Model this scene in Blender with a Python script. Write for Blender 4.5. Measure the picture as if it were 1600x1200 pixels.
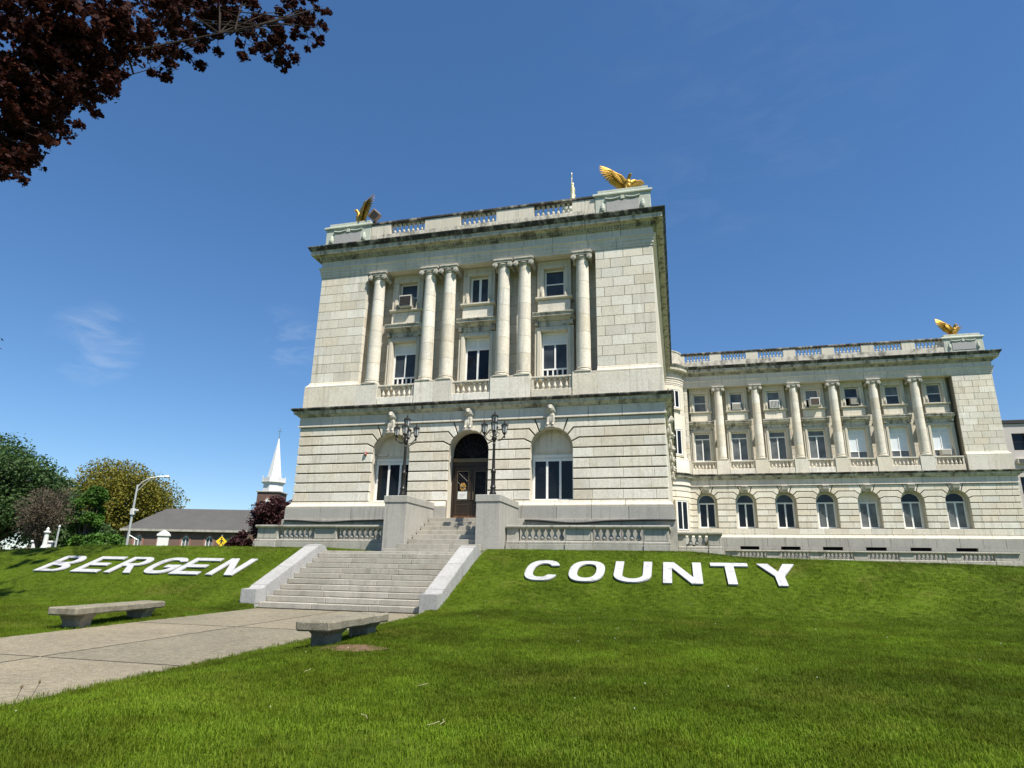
import bpy, bmesh, math, random
from mathutils import Vector, Matrix
from mathutils import noise as mnoise
from mathutils.geometry import tessellate_polygon

R = random.Random(11)
sc = bpy.context.scene
COL = sc.collection
for _o in list(bpy.data.objects):
    bpy.data.objects.remove(_o)

# ------------------------------------------------------------------ camera
cam_d = bpy.data.cameras.new('camera')
cam_d.sensor_width = 36.0
cam_d.lens = 993.2323 / 1600 * 36.0
cam_d.clip_start = 0.1
cam_d.clip_end = 6000
cam = bpy.data.objects.new('camera', cam_d)
COL.objects.link(cam)
yaw, pitch, roll = -0.2553, 0.2847, 0.0190
fw = Vector((math.sin(yaw) * math.cos(pitch), math.cos(yaw) * math.cos(pitch), math.sin(pitch)))
rt = Vector((math.cos(yaw), -math.sin(yaw), 0))
up = rt.cross(fw)
r2 = rt * math.cos(roll) + up * math.sin(roll)
u2 = up * math.cos(roll) - rt * math.sin(roll)
cam.matrix_world = Matrix(((r2.x, u2.x, -fw.x, 10.5744), (r2.y, u2.y, -fw.y, -31.8105), (r2.z, u2.z, -fw.z, -0.9052), (0, 0, 0, 1)))
sc.camera = cam

# ------------------------------------------------------------------ sky, sun, exposure
SUN = Vector((0.52, -0.39, 1.0)).normalized()
world = bpy.data.worlds.new('World')
sc.world = world
world.use_nodes = True
wt = world.node_tree
wt.nodes.clear()


def wn(t, **kw):
    n = wt.nodes.new(t)
    for k, v in kw.items():
        setattr(n, k, v)
    return n


sky = wn('ShaderNodeTexSky', sky_type='NISHITA', sun_disc=False, sun_elevation=math.asin(SUN.z),
         sun_rotation=math.atan2(SUN.x, SUN.y), altitude=30.0, air_density=1.0, dust_density=0.0, ozone_density=8.0)
bgn = wn('ShaderNodeBackground')
bgn.inputs['Strength'].default_value = 0.10
outw = wn('ShaderNodeOutputWorld')
# thin wisps of cirrus as part of the sky itself
tc = wn('ShaderNodeTexCoord')
mp = wn('ShaderNodeMapping')
mp.inputs['Scale'].default_value = (7.0, 7.0, 24.0)
mp.inputs['Rotation'].default_value = (0.25, 0.15, 0.0)
wt.links.new(tc.outputs['Generated'], mp.inputs['Vector'])
nz = wn('ShaderNodeTexNoise')
nz.inputs['Scale'].default_value = 1.25
nz.inputs['Detail'].default_value = 9.0
nz.inputs['Roughness'].default_value = 0.62
nz.inputs['Distortion'].default_value = 0.6
wt.links.new(mp.outputs['Vector'], nz.inputs['Vector'])
nz2 = wn('ShaderNodeTexNoise')
nz2.inputs['Scale'].default_value = 2.6
nz2.inputs['Detail'].default_value = 3.0
wt.links.new(tc.outputs['Generated'], nz2.inputs['Vector'])
mr = wn('ShaderNodeMapRange')
mr.inputs['From Min'].default_value = 0.47
mr.inputs['From Max'].default_value = 0.74
wt.links.new(nz.outputs['Fac'], mr.inputs['Value'])
mr2 = wn('ShaderNodeMapRange')
mr2.inputs['From Min'].default_value = 0.5
mr2.inputs['From Max'].default_value = 0.72
wt.links.new(nz2.outputs['Fac'], mr2.inputs['Value'])
mu = wn('ShaderNodeMath', operation='MULTIPLY')
wt.links.new(mr.outputs[0], mu.inputs[0])
wt.links.new(mr2.outputs[0], mu.inputs[1])
mu2 = wn('ShaderNodeMath', operation='MULTIPLY')
# the wisps gather in a low drift on the left and one faint high veil
acc = None
for cdir, c0, c1, amt in (((-0.729, 0.624, 0.274), .9980, .9998, .42), ((-0.546, 0.774, 0.322), .9982, .9999, .3), ((0.106, 0.787, 0.607), .965, .999, .05)):
    vd = wn('ShaderNodeVectorMath', operation='DOT_PRODUCT')
    wt.links.new(tc.outputs['Generated'], vd.inputs[0])
    vd.inputs[1].default_value = Vector(cdir).normalized()
    mrr = wn('ShaderNodeMapRange', interpolation_type='SMOOTHSTEP')
    wt.links.new(vd.outputs['Value'], mrr.inputs['Value'])
    mrr.inputs['From Min'].default_value = c0
    mrr.inputs['From Max'].default_value = c1
    mrr.inputs['To Max'].default_value = amt
    if acc is None:
        acc = mrr.outputs[0]
    else:
        ad = wn('ShaderNodeMath', operation='ADD')
        wt.links.new(acc, ad.inputs[0])
        wt.links.new(mrr.outputs[0], ad.inputs[1])
        acc = ad.outputs[0]
wt.links.new(mr.outputs[0], mu2.inputs[0])
mu3 = wn('ShaderNodeMath', operation='MULTIPLY')
wt.links.new(acc, mu3.inputs[0])
mu2.inputs[1].default_value = 0.6
mxw = wn('ShaderNodeMix', data_type='RGBA')
wt.links.new(mu2.outputs[0], mu3.inputs[1])
wt.links.new(mu3.outputs[0], mxw.inputs['Factor'])
gam = wn('ShaderNodeGamma')
gam.inputs['Gamma'].default_value = 0.85
wt.links.new(sky.outputs['Color'], gam.inputs['Color'])
hsw = wn('ShaderNodeHueSaturation')
hsw.inputs['Saturation'].default_value = 1.16
hsw.inputs['Hue'].default_value = 0.502
hsw.inputs['Value'].default_value = 1.06
wt.links.new(gam.outputs[0], hsw.inputs['Color'])
wt.links.new(hsw.outputs[0], mxw.inputs['A'])
mxw.inputs['B'].default_value = (5.0, 5.4, 6.0, 1)
wt.links.new(mxw.outputs['Result'], bgn.inputs['Color'])
wt.links.new(bgn.outputs[0], outw.inputs['Surface'])

sl = bpy.data.lights.new('sun', 'SUN')
sl.energy = 5.0
sl.angle = math.radians(0.53)
sl.color = (1.0, 0.935, 0.83)
sun = bpy.data.objects.new('sun', sl)
COL.objects.link(sun)
sun.rotation_euler = SUN.to_track_quat('Z', 'Y').to_euler()
sun.location = (30, -30, 60)
sc.view_settings.view_transform = 'Standard'
sc.view_settings.look = 'None'
sc.view_settings.gamma = 1.0
sc.view_settings.exposure = 0.75
sc.view_settings.use_curve_mapping = False
sc.cycles.max_bounces = 6
sc.cycles.use_denoising = True

# ------------------------------------------------------------------ materials
MAT = {}


class NT:
    def __init__(self, name):
        self.m = bpy.data.materials.new(name)
        self.m.use_nodes = True
        self.t = self.m.node_tree
        self.t.nodes.clear()
        self.out = self.t.nodes.new('ShaderNodeOutputMaterial')

    def n(self, typ, ins=None, **props):
        nd = self.t.nodes.new(typ)
        for k, v in props.items():
            setattr(nd, k, v)
        for k, v in (ins or {}).items():
            s = nd.inputs[k]
            if isinstance(v, bpy.types.NodeSocket):
                self.t.links.new(v, s)
            else:
                s.default_value = v
        return nd

    def math(self, op, a, b=0.0, clamp=False):
        return self.n('ShaderNodeMath', {0: a, 1: b}, operation=op, use_clamp=clamp).outputs[0]

    def mix(self, f, a, b, bt='MIX'):
        nd = self.n('ShaderNodeMix', {'Factor': f}, data_type='RGBA', blend_type=bt)
        for k, v in (('A', a), ('B', b)):
            s = [i for i in nd.inputs if i.name == k and i.type == 'RGBA'][0]
            if isinstance(v, bpy.types.NodeSocket):
                self.t.links.new(v, s)
            else:
                s.default_value = v
        return [o for o in nd.outputs if o.type == 'RGBA'][0]

    def noise(self, scale, detail=4, rough=.55, vec=None, dist=0.0):
        i = {'Scale': scale, 'Detail': detail, 'Roughness': rough, 'Distortion': dist}
        if vec is not None:
            i['Vector'] = vec
        return self.n('ShaderNodeTexNoise', i).outputs['Fac']

    def rng(self, v, a, b, c=0.0, d=1.0):
        return self.n('ShaderNodeMapRange', {'Value': v, 'From Min': a, 'From Max': b, 'To Min': c, 'To Max': d}).outputs[0]


def c4(c):
    return (c[0], c[1], c[2], 1)


def stone(key, tones, rough=.85, big=.12, fine=.08, streak=0.0, streak_col=(.05, .045, .04), soil=0.0, soil_thr=(.5, .7), soil_col=(.035, .033, .03),
          bump=.25, bscale=70, speck=0.0, patch=0.0, patch_col=(.5, .4, .22), soil_scale=1.2, spec=.25):
    t = NT(key)
    g = t.n('ShaderNodeNewGeometry')
    pos = g.outputs['Position']
    oi = t.n('ShaderNodeObjectInfo').outputs['Random']
    ramp = t.n('ShaderNodeValToRGB', {'Fac': oi})
    if len(tones) == 1:
        tones = [tuple(q * .95 for q in tones[0]), tuple(q * 1.05 for q in tones[0])]
    cr = ramp.color_ramp
    while len(cr.elements) < len(tones):
        cr.elements.new(.5)
    for i, c in enumerate(tones):
        cr.elements[i].position = i / max(1, len(tones) - 1)
        cr.elements[i].color = c4(c)
    col = ramp.outputs['Color']
    nb = t.noise(.45, 5, .6, pos)
    nf = t.noise(9.0, 5, .6, pos)
    v = t.math('ADD', t.rng(nb, .25, .75, 1 - big, 1 + big), t.rng(nf, .25, .75, -fine, fine))
    hv = t.n('ShaderNodeHueSaturation', {'Value': v, 'Color': col})
    col = hv.outputs['Color']
    if patch:
        npz = t.noise(1.7, 3, .5, pos)
        col = t.mix(t.rng(npz, .55, .75, 0, patch), col, c4(patch_col))
    if speck:
        ns = t.noise(55, 2, .5, pos)
        col = t.mix(t.rng(ns, .5, .62, 0, speck), col, (.08, .08, .085, 1))
        ns2 = t.noise(70, 2, .5, pos)
        col = t.mix(t.rng(ns2, .56, .66, 0, speck * .6), col, (.75, .74, .72, 1))
    if streak:
        mpn = t.n('ShaderNodeMapping', {'Vector': pos, 'Scale': (5.0, 5.0, .35)}).outputs[0]
        st = t.noise(1.0, 6, .65, mpn)
        st = t.math('MULTIPLY', t.rng(st, .5, .72), t.rng(nb, .35, .65), True)
        col = t.mix(t.math('MULTIPLY', st, streak), col, c4(streak_col))
    if soil:
        mpn2 = t.n('ShaderNodeMapping', {'Vector': pos, 'Scale': (1.0, 1.0, .6)}).outputs[0]
        so = t.noise(soil_scale, 8, .7, mpn2)
        so = t.rng(so, soil_thr[0], soil_thr[1])
        col = t.mix(t.math('MULTIPLY', so, soil), col, c4(soil_col))
    bn = t.noise(bscale, 4, .6, pos)
    b = t.n('ShaderNodeBump', {'Height': t.math('ADD', bn, t.math('MULTIPLY', t.noise(8, 4, .6, pos), 1.5)), 'Strength': bump, 'Distance': .012})
    p = t.n('ShaderNodeBsdfPrincipled', {'Base Color': col, 'Roughness': rough, 'Normal': b.outputs[0], 'Specular IOR Level': spec})
    t.t.links.new(p.outputs[0], t.out.inputs['Surface'])
    MAT[key] = t.m
    return t.m


def plain(key, c, rough=.5, metal=0.0, spec=.5, var=.0, nscale=6, bump=0.0, bscale=30, coat=0.0):
    t = NT(key)
    pos = t.n('ShaderNodeNewGeometry').outputs['Position']
    col = None
    p = t.n('ShaderNodeBsdfPrincipled', {'Base Color': c4(c), 'Roughness': rough, 'Metallic': metal, 'Specular IOR Level': spec, 'Coat Weight': coat})
    if var:
        nf = t.noise(nscale, 5, .6, pos)
        hv = t.n('ShaderNodeHueSaturation', {'Value': t.rng(nf, .25, .75, 1 - var, 1 + var), 'Color': c4(c)})
        t.t.links.new(hv.outputs[0], p.inputs['Base Color'])
        t.t.links.new(t.rng(nf, .3, .7, max(.02, rough - .08), min(1, rough + .08)), p.inputs['Roughness'])
    if bump:
        b = t.n('ShaderNodeBump', {'Height': t.noise(bscale, 4, .6, pos), 'Strength': bump, 'Distance': .01})
        t.t.links.new(b.outputs[0], p.inputs['Normal'])
    t.t.links.new(p.outputs[0], t.out.inputs['Surface'])
    MAT[key] = t.m
    return t.m


LT = [(.60, .55, .45), (.65, .61, .52), (.545, .495, .395), (.67, .635, .55), (.615, .555, .445), (.595, .575, .51), (.555, .515, .43), (.69, .665, .585), (.64, .59, .485)]
stone('limestone', LT, streak=.45, big=.10, fine=.16, patch=.35, patch_col=(.47, .40, .26))
stone('limestone_trim', [(.55, .505, .415), (.59, .55, .455)], streak=.65, big=.1, soil=.25, soil_thr=(.55, .75))
stone('limestone_cornice', [(.50, .465, .385), (.57, .535, .45)], streak=.95, soil=.8, soil_thr=(.47, .64), big=.14, soil_scale=1.8)
stone('limestone_black', [(.34, .315, .26), (.42, .39, .32)], streak=.9, soil=.97, soil_thr=(.35, .52), big=.15, soil_scale=1.5)
stone('limestone_frieze', [(.63, .575, .50), (.67, .61, .53), (.59, .54, .48)], streak=.5, soil=.15, soil_thr=(.55, .7))
stone('lion_stone', [(.46, .435, .37)], streak=.6, soil=.55, soil_thr=(.5, .7), soil_scale=3)
stone('granite', [(.335, .325, .29), (.37, .36, .32), (.305, .295, .265)], speck=.4, streak=.5, soil=.15, soil_thr=(.52, .72), big=.1, rough=.75)
stone('granite_base', [(.38, .36, .31), (.42, .40, .345), (.35, .335, .29)], speck=.3, streak=.75, soil=.35, soil_thr=(.5, .72), rough=.8)
stone('granite_white', [(.37, .368, .355), (.335, .335, .325), (.35, .345, .33)], speck=.45, big=.12, fine=.14, rough=.7, soil=.4, soil_thr=(.5, .72), soil_col=(.17, .165, .15), soil_scale=1.6)
stone('granite_step', [(.37, .35, .295), (.32, .30, .25), (.40, .375, .32)], speck=.35, soil=.45, soil_thr=(.5, .75), soil_scale=2.2, streak=.4, soil_col=(.13, .12, .1), patch=.25, patch_col=(.36, .3, .2))
stone('patina_stone', [(.42, .46, .39), (.45, .47, .40)], streak=.5, soil=.25, soil_thr=(.55, .75))
stone('mortar', [(.085, .075, .055)], bump=.1)
stone('concrete', [(.19, .163, .102), (.21, .178, .113), (.175, .152, .096)], speck=.5, big=.2, fine=.4, rough=.9, soil=.25, soil_thr=(.5, .8), soil_col=(.2, .175, .13), soil_scale=.8)
stone('bench_concrete', [(.22, .195, .135), (.20, .18, .125)], speck=.5, big=.15, fine=.18, soil=.55, soil_thr=(.48, .68), soil_col=(.09, .08, .055), soil_scale=4, rough=.95, bump=.5, bscale=40)
stone('letter_paint', [(.43, .43, .43), (.40, .405, .41)], speck=0, big=.04, fine=.04, soil=.5, soil_thr=(.54, .62), soil_col=(.17, .175, .19), soil_scale=5, bump=.1, rough=.6)
stone('brownstone', [(.15, .095, .075), (.185, .12, .095), (.125, .08, .065), (.2, .13, .1)], fine=.25, big=.15, soil=.5, soil_thr=(.4, .6), soil_col=(.09, .06, .05), soil_scale=9, bump=.6, bscale=20)
stone('red_sandstone', [(.27, .14, .105)], fine=.15)
stone('slate_roof', [(.085, .083, .08)], fine=.2, big=.12, bump=.4)
stone('annex_stone', [(.44, .41, .39), (.46, .43, .41)], fine=.06)
stone('asphalt', [(.05, .05, .052)], fine=.15, bump=.4)
stone('joint_pale', [(.24, .215, .16)], bump=.1)
stone('joint_tar', [(.055, .048, .036)], fine=.4, big=.3)
stone('soil_bare', [(.15, .095, .055)], fine=.25, big=.2, bump=.8, bscale=25)
plain('white_paint', (.76, .76, .74), .45, var=.04)
plain('steeple_white', (.62, .62, .61), .5, var=.03)
plain('panel_white', (.68, .68, .66), .5, var=.05)
plain('blind', (.66, .70, .72), .25, var=.03)
plain('bronze', (.030, .020, .013), .42, .3, var=.2)
plain('bronze_trim', (.16, .12, .075), .35, .7, var=.15)
plain('copper_kick', (.16, .075, .032), .4, .5, var=.25)
plain('iron', (.018, .016, .014), .42, .2, var=.25, bump=.15)
plain('gold', (.46, .27, .05), .5, .8, var=.22, nscale=9, bump=.25, bscale=14)
plain('statue_gold', (.78, .66, .38), .35, .5, var=.1)
plain('ac_beige', (.52, .49, .42), .5, var=.06)
plain('ac_white', (.68, .68, .65), .5, var=.06)
plain('ac_dark', (.075, .062, .052), .5, var=.2)
plain('ac_brown', (.17, .115, .08), .55, var=.2)
plain('louvre', (.06, .055, .05), .5, .3, var=.2)
plain('rubber', (.03, .03, .03), .55, var=.2)
plain('alarm_red', (.34, .05, .035), .45, var=.1)
plain('galvanised', (.52, .53, .52), .45, .5, var=.12)
plain('sign_yellow', (.80, .56, .015), .5)
plain('sign_black', (.015, .015, .015), .6)
plain('paper', (.62, .62, .60), .7)
plain('paper_grey', (.45, .45, .46), .7)
plain('sticker_amber', (.42, .23, .04), .5)
plain('car_blue', (.012, .018, .035), .35, .0, spec=.3)
plain('tyre', (.02, .02, .02), .8)
plain('booth_blue', (.03, .075, .16), .5, var=.1)
plain('dark_inside', (.010, .010, .011), .9, spec=.05)
plain('lantern_glass', (.35, .36, .36), .25, spec=.6)
plain('bark', (.10, .078, .058), .9, var=.3, nscale=7, bump=.8)
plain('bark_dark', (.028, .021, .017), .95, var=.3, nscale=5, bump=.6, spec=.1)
plain('bark_pale', (.16, .135, .11), .9, var=.35, nscale=3, bump=.8)
plain('seed_stalk', (.14, .10, .05), .8)
plain('straw', (.36, .32, .2), .8)
plain('clover', (.75, .77, .72), .7)
plain('copper_green', (.10, .16, .12), .7, var=.2)


def glass(key, c, rough=.06, spec=.28, wob=.02):
    t = NT(key)
    pos = t.n('ShaderNodeNewGeometry').outputs['Position']
    b = t.n('ShaderNodeBump', {'Height': t.noise(1.3, 2, .5, pos), 'Strength': .12, 'Distance': wob})
    nf = t.noise(1.1, 3, .5, pos)
    hv = t.n('ShaderNodeHueSaturation', {'Value': t.rng(nf, .3, .7, .6, 1.5), 'Color': c4(c)})
    p = t.n('ShaderNodeBsdfPrincipled', {'Base Color': hv.outputs[0], 'Roughness': rough, 'Specular IOR Level': spec, 'Normal': b.outputs[0]})
    t.t.links.new(p.outputs[0], t.out.inputs['Surface'])
    MAT[key] = t.m


glass('glass_dark', (.007, .008, .010))
glass('glass_grey', (.12, .13, .13), .14)
glass('glass_blue', (.04, .048, .056), .1)
glass('door_glass', (.006, .006, .007), .12, .1)


def foliage(key, cols, trans=.3, rough=.6, big=.25, spec=.3):
    t = NT(key)
    g = t.n('ShaderNodeNewGeometry')
    ramp = t.n('ShaderNodeValToRGB', {'Fac': g.outputs['Random Per Island']})
    cr = ramp.color_ramp
    while len(cr.elements) < len(cols):
        cr.elements.new(.5)
    for i, c in enumerate(cols):
        cr.elements[i].position = i / max(1, len(cols) - 1)
        cr.elements[i].color = c4(c)
    nb = t.noise(.35, 3, .5, g.outputs['Position'])
    hv = t.n('ShaderNodeHueSaturation', {'Value': t.rng(nb, .3, .7, 1 - big, 1 + big), 'Color': ramp.outputs[0]})
    d = t.n('ShaderNodeBsdfPrincipled', {'Base Color': hv.outputs[0], 'Roughness': rough, 'Specular IOR Level': spec})
    tr = t.n('ShaderNodeBsdfTranslucent', {'Color': hv.outputs[0]})
    ms = t.n('ShaderNodeMixShader', {0: trans, 1: d.outputs[0], 2: tr.outputs[0]})
    t.t.links.new(ms.outputs[0], t.out.inputs['Surface'])
    MAT[key] = t.m


foliage('leaf_green', [(.035, .075, .018), (.055, .105, .026), (.045, .088, .03)])
foliage('leaf_bright', [(.05, .13, .012), (.075, .17, .02), (.045, .10, .015)])
foliage('leaf_olive', [(.15, .145, .014), (.20, .18, .018), (.11, .12, .014), (.18, .145, .022)])
foliage('leaf_brown', [(.085, .065, .045), (.11, .085, .055), (.07, .06, .04)])
foliage('leaf_purple', [(.040, .012, .014), (.055, .016, .018), (.030, .010, .012)], trans=.2)
foliage('leaf_maroon', [(.030, .0105, .009), (.045, .015, .011), (.024, .009, .008), (.075, .022, .012)], trans=.28, rough=.7, spec=.08)
foliage('leaf_pink', [(.26, .17, .15), (.34, .25, .22), (.16, .10, .08)])


def grass_mat():
    t = NT('grass_blade')
    g = t.n('ShaderNodeNewGeometry')
    pos = g.outputs['Position']
    oi = t.n('ShaderNodeObjectInfo').outputs['Random']
    ramp = t.n('ShaderNodeValToRGB', {'Fac': g.outputs['Random Per Island']})
    cr = ramp.color_ramp
    cols = [(.068, .116, .004), (.110, .167, .007), (.086, .143, .007), (.165, .208, .022)]
    while len(cr.elements) < 4:
        cr.elements.new(.5)
    for i, c in enumerate(cols):
        cr.elements[i].position = i / 3
        cr.elements[i].color = c4(c)
    n1 = t.noise(.33, 4, .6, pos)
    n2 = t.noise(1.6, 3, .6, pos)
    v = t.math('MULTIPLY', t.rng(n1, .3, .7, .58, 1.38), t.rng(n2, .3, .7, .68, 1.32))
    v = t.math('MULTIPLY', v, t.rng(oi, 0, 1, .78, 1.22))
    # mown bands running up and down the bank
    hue = t.rng(n2, .3, .7, .488, .512)
    hv = t.n('ShaderNodeHueSaturation', {'Hue': hue, 'Value': v, 'Color': ramp.outputs[0]})
    yel = t.mix(t.rng(t.noise(.8, 4, .7, pos), .55, .74, 0, .55), hv.outputs[0], (.19, .17, .03, 1))
    d = t.n('ShaderNodeBsdfPrincipled', {'Base Color': yel, 'Roughness': .6, 'Specular IOR Level': .12})
    tr = t.n('ShaderNodeBsdfTranslucent', {'Color': yel})
    ms = t.n('ShaderNodeMixShader', {0: .35, 1: d.outputs[0], 2: tr.outputs[0]})
    t.t.links.new(ms.outputs[0], t.out.inputs['Surface'])
    MAT['grass_blade'] = t.m
    t = NT('lawn_soil')
    pos = t.n('ShaderNodeNewGeometry').outputs['Position']
    n1 = t.noise(.33, 4, .6, pos)
    n2 = t.noise(7, 5, .7, pos)
    col = t.mix(t.rng(n2, .3, .7), (.04, .070, .004, 1), (.085, .130, .007, 1))
    col = t.mix(t.rng(t.noise(.8, 4, .7, pos), .55, .74, 0, .5), col, (.13, .12, .03, 1))
    hv = t.n('ShaderNodeHueSaturation', {'Value': t.rng(n1, .3, .7, .7, 1.25), 'Color': col})
    b = t.n('ShaderNodeBump', {'Height': t.noise(40, 5, .7, pos), 'Strength': .8, 'Distance': .05})
    d = t.n('ShaderNodeBsdfPrincipled', {'Base Color': hv.outputs[0], 'Roughness': .9, 'Specular IOR Level': .1, 'Normal': b.outputs[0]})
    t.t.links.new(d.outputs[0], t.out.inputs['Surface'])
    MAT['lawn_soil'] = t.m


grass_mat()


# ------------------------------------------------------------------ mesh helpers
class MB:
    def __init__(self):
        self.v = []
        self.f = []
        self.smooth = False

    def add(self, vs, fs):
        b = len(self.v)
        self.v += [tuple(p) for p in vs]
        self.f += [tuple(i + b for i in f) for f in fs]
        return self

    def box(self, x0, x1, y0, y1, z0, z1):
        return self.add([(x0, y0, z0), (x1, y0, z0), (x1, y1, z0), (x0, y1, z0), (x0, y0, z1), (x1, y0, z1), (x1, y1, z1), (x0, y1, z1)],
                        [(0, 3, 2, 1), (4, 5, 6, 7), (0, 1, 5, 4), (1, 2, 6, 5), (2, 3, 7, 6), (3, 0, 4, 7)])

    def cbox(self, x0, x1, y0, y1, z0, z1, c=.015):
        """box with all edges chamfered"""
        bm = bmesh.new()
        vs = [bm.verts.new(p) for p in ((x0, y0, z0), (x1, y0, z0), (x1, y1, z0), (x0, y1, z0), (x0, y0, z1), (x1, y0, z1), (x1, y1, z1), (x0, y1, z1))]
        for f in ((0, 3, 2, 1), (4, 5, 6, 7), (0, 1, 5, 4), (1, 2, 6, 5), (2, 3, 7, 6), (3, 0, 4, 7)):
            bm.faces.new([vs[i] for i in f])
        bmesh.ops.bevel(bm, geom=list(bm.edges), offset=c, segments=1, affect='EDGES', profile=.5)
        bm.verts.index_update()
        self.add([v.co[:] for v in bm.verts], [[v.index for v in f.verts] for f in bm.faces])
        bm.free()
        return self

    def prism(self, poly, y0, y1, cham=0.0):
        """poly (x,z) counter-clockwise seen from -y; front face at y0"""
        n = len(poly)
        rings = []
        if cham:
            ins = offset_poly(poly, [cham] * n)
            rings = [(ins, y0), (poly, y0 + cham), (poly, y1)]
        else:
            rings = [(poly, y0), (poly, y1)]
        vs = []
        for pl, y in rings:
            vs += [(p[0], y, p[1]) for p in pl]
        fs = [tuple(range(n))]
        for k in range(len(rings) - 1):
            for i in range(n):
                j = (i + 1) % n
                fs.append((k * n + i, (k + 1) * n + i, (k + 1) * n + j, k * n + j))
        fs.append(tuple(reversed([(len(rings) - 1) * n + i for i in range(n)])))
        return self.add(vs, fs)

    def plate(self, outer, holes, y0, y1):
        loops = [outer] + holes
        flat = [p for l in loops for p in l]
        tris = tessellate_polygon([[Vector((p[0], p[1], 0)) for p in l] for l in loops])
        n = len(flat)
        vs = [(p[0], y0, p[1]) for p in flat] + [(p[0], y1, p[1]) for p in flat]
        fs = []
        for a, b, c in tris:
            ar = (flat[b][0] - flat[a][0]) * (flat[c][1] - flat[a][1]) - (flat[c][0] - flat[a][0]) * (flat[b][1] - flat[a][1])
            if ar < 0:
                b, c = c, b
            fs.append((a, b, c))
            fs.append((n + a, n + c, n + b))
        o = 0
        for l in loops:
            m = len(l)
            for i in range(m):
                j = (i + 1) % m
                fs.append((o + i, n + o + i, n + o + j, o + j))
            o += m
        return self.add(vs, fs)

    def lathe(self, prof, cx=0, cy=0, cz=0, seg=16, axis='z', cap=True):
        vs = []
        for r, h in prof:
            for s in range(seg):
                a = 2 * math.pi * s / seg
                if axis == 'z':
                    vs.append((cx + r * math.cos(a), cy + r * math.sin(a), cz + h))
                elif axis == 'y':
                    vs.append((cx + r * math.cos(a), cy + h, cz - r * math.sin(a)))
        fs = []
        for k in range(len(prof) - 1):
            for s in range(seg):
                t = (s + 1) % seg
                fs.append((k * seg + s, k * seg + t, (k + 1) * seg + t, (k + 1) * seg + s))
        if cap:
            fs.append(tuple(reversed(range(seg))))
            fs.append(tuple((len(prof) - 1) * seg + s for s in range(seg)))
        return self.add(vs, fs)

    def tube(self, pts, rad, seg=8):
        pts = [Vector(p) for p in pts]
        rs = rad if isinstance(rad, (list, tuple)) else [rad] * len(pts)
        vs = []
        for i, p in enumerate(pts):
            d = (pts[min(i + 1, len(pts) - 1)] - pts[max(i - 1, 0)]).normalized()
            a = d.cross(Vector((0, 0, 1)))
            if a.length < .05:
                a = d.cross(Vector((1, 0, 0)))
            a.normalize()
            b = d.cross(a)
            for s in range(seg):
                t = 2 * math.pi * s / seg
                vs.append(p + (a * math.cos(t) + b * math.sin(t)) * rs[i])
        fs = []
        for k in range(len(pts) - 1):
            for s in range(seg):
                t = (s + 1) % seg
                fs.append((k * seg + s, (k + 1) * seg + s, (k + 1) * seg + t, k * seg + t))
        fs.append(tuple(range(seg)))
        fs.append(tuple(reversed([(len(pts) - 1) * seg + s for s in range(seg)])))
        return self.add(vs, fs)

    def run(self, prof, x0, x1, y=0.0, m0=False, m1=False):
        """moulding along x; prof = [(projection, z)] bottom to top, projecting to -y; mitred ends"""
        n = len(prof)
        yb = y + .3
        vs = []
        for xe, m, s in ((x0, m0, -1), (x1, m1, 1)):
            for p, z in prof:
                vs.append((xe + (s * p if m else 0), y - p, z))
            vs.append((xe, yb, prof[-1][1]))
            vs.append((xe, yb, prof[0][1]))
        k = n + 2
        fs = []
        for i in range(k):
            j = (i + 1) % k
            fs.append((i, k + i, k + j, j))
        fs.append(tuple(range(k)))
        fs.append(tuple(reversed(range(k, 2 * k))))
        return self.add(vs, fs)

    def runy(self, prof, y0, y1, x, side=1, m0=True):
        """moulding along y on the right (side=1) or left (-1) wall plane x; mitred at the front end"""
        n = len(prof)
        xb = x - side * .3
        vs = []
        for ye, m in ((y0, m0), (y1, False)):
            for p, z in prof:
                vs.append((x + side * p, ye - (p if m else 0), z))
            vs.append((xb, ye, prof[-1][1]))
            vs.append((xb, ye, prof[0][1]))
        k = n + 2
        fs = []
        for i in range(k):
            j = (i + 1) % k
            f = (i, k + i, k + j, j)
            fs.append(f if side == 1 else f[::-1])
        fs.append(tuple(range(k)))
        fs.append(tuple(reversed(range(k, 2 * k))))
        return self.add(vs, fs)

    def mesh(self, name='m', recalc=True, smooth=None):
        me = bpy.data.meshes.new(name)
        me.from_pydata(self.v, [], self.f)
        if recalc:
            bm = bmesh.new()
            bm.from_mesh(me)
            bmesh.ops.recalc_face_normals(bm, faces=list(bm.faces))
            bm.to_mesh(me)
            bm.free()
        if smooth:
            me.polygons.foreach_set('use_smooth', [True] * len(me.polygons))
            me.set_sharp_from_angle(angle=math.radians(smooth))
        me.update()
        return me


def offset_poly(poly, ds):
    n = len(poly)
    lines = []
    for i in range(n):
        a, b = poly[i], poly[(i + 1) % n]
        dx, dz = b[0] - a[0], b[1] - a[1]
        l = math.hypot(dx, dz) or 1e-9
        nx, nz = -dz / l, dx / l
        lines.append((a[0] + nx * ds[i], a[1] + nz * ds[i], dx / l, dz / l))
    out = []
    for i in range(n):
        x1, z1, a1, b1 = lines[i - 1]
        x2, z2, a2, b2 = lines[i]
        det = a1 * b2 - b1 * a2
        if abs(det) < .02:
            p = poly[i]
            nx, nz = -b2, a2
            d = (ds[i] + ds[i - 1]) / 2
            out.append((p[0] + nx * d, p[1] + nz * d))
        else:
            t = ((x2 - x1) * b2 - (z2 - z1) * a2) / det
            out.append((x1 + a1 * t, z1 + b1 * t))
    return out


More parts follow.
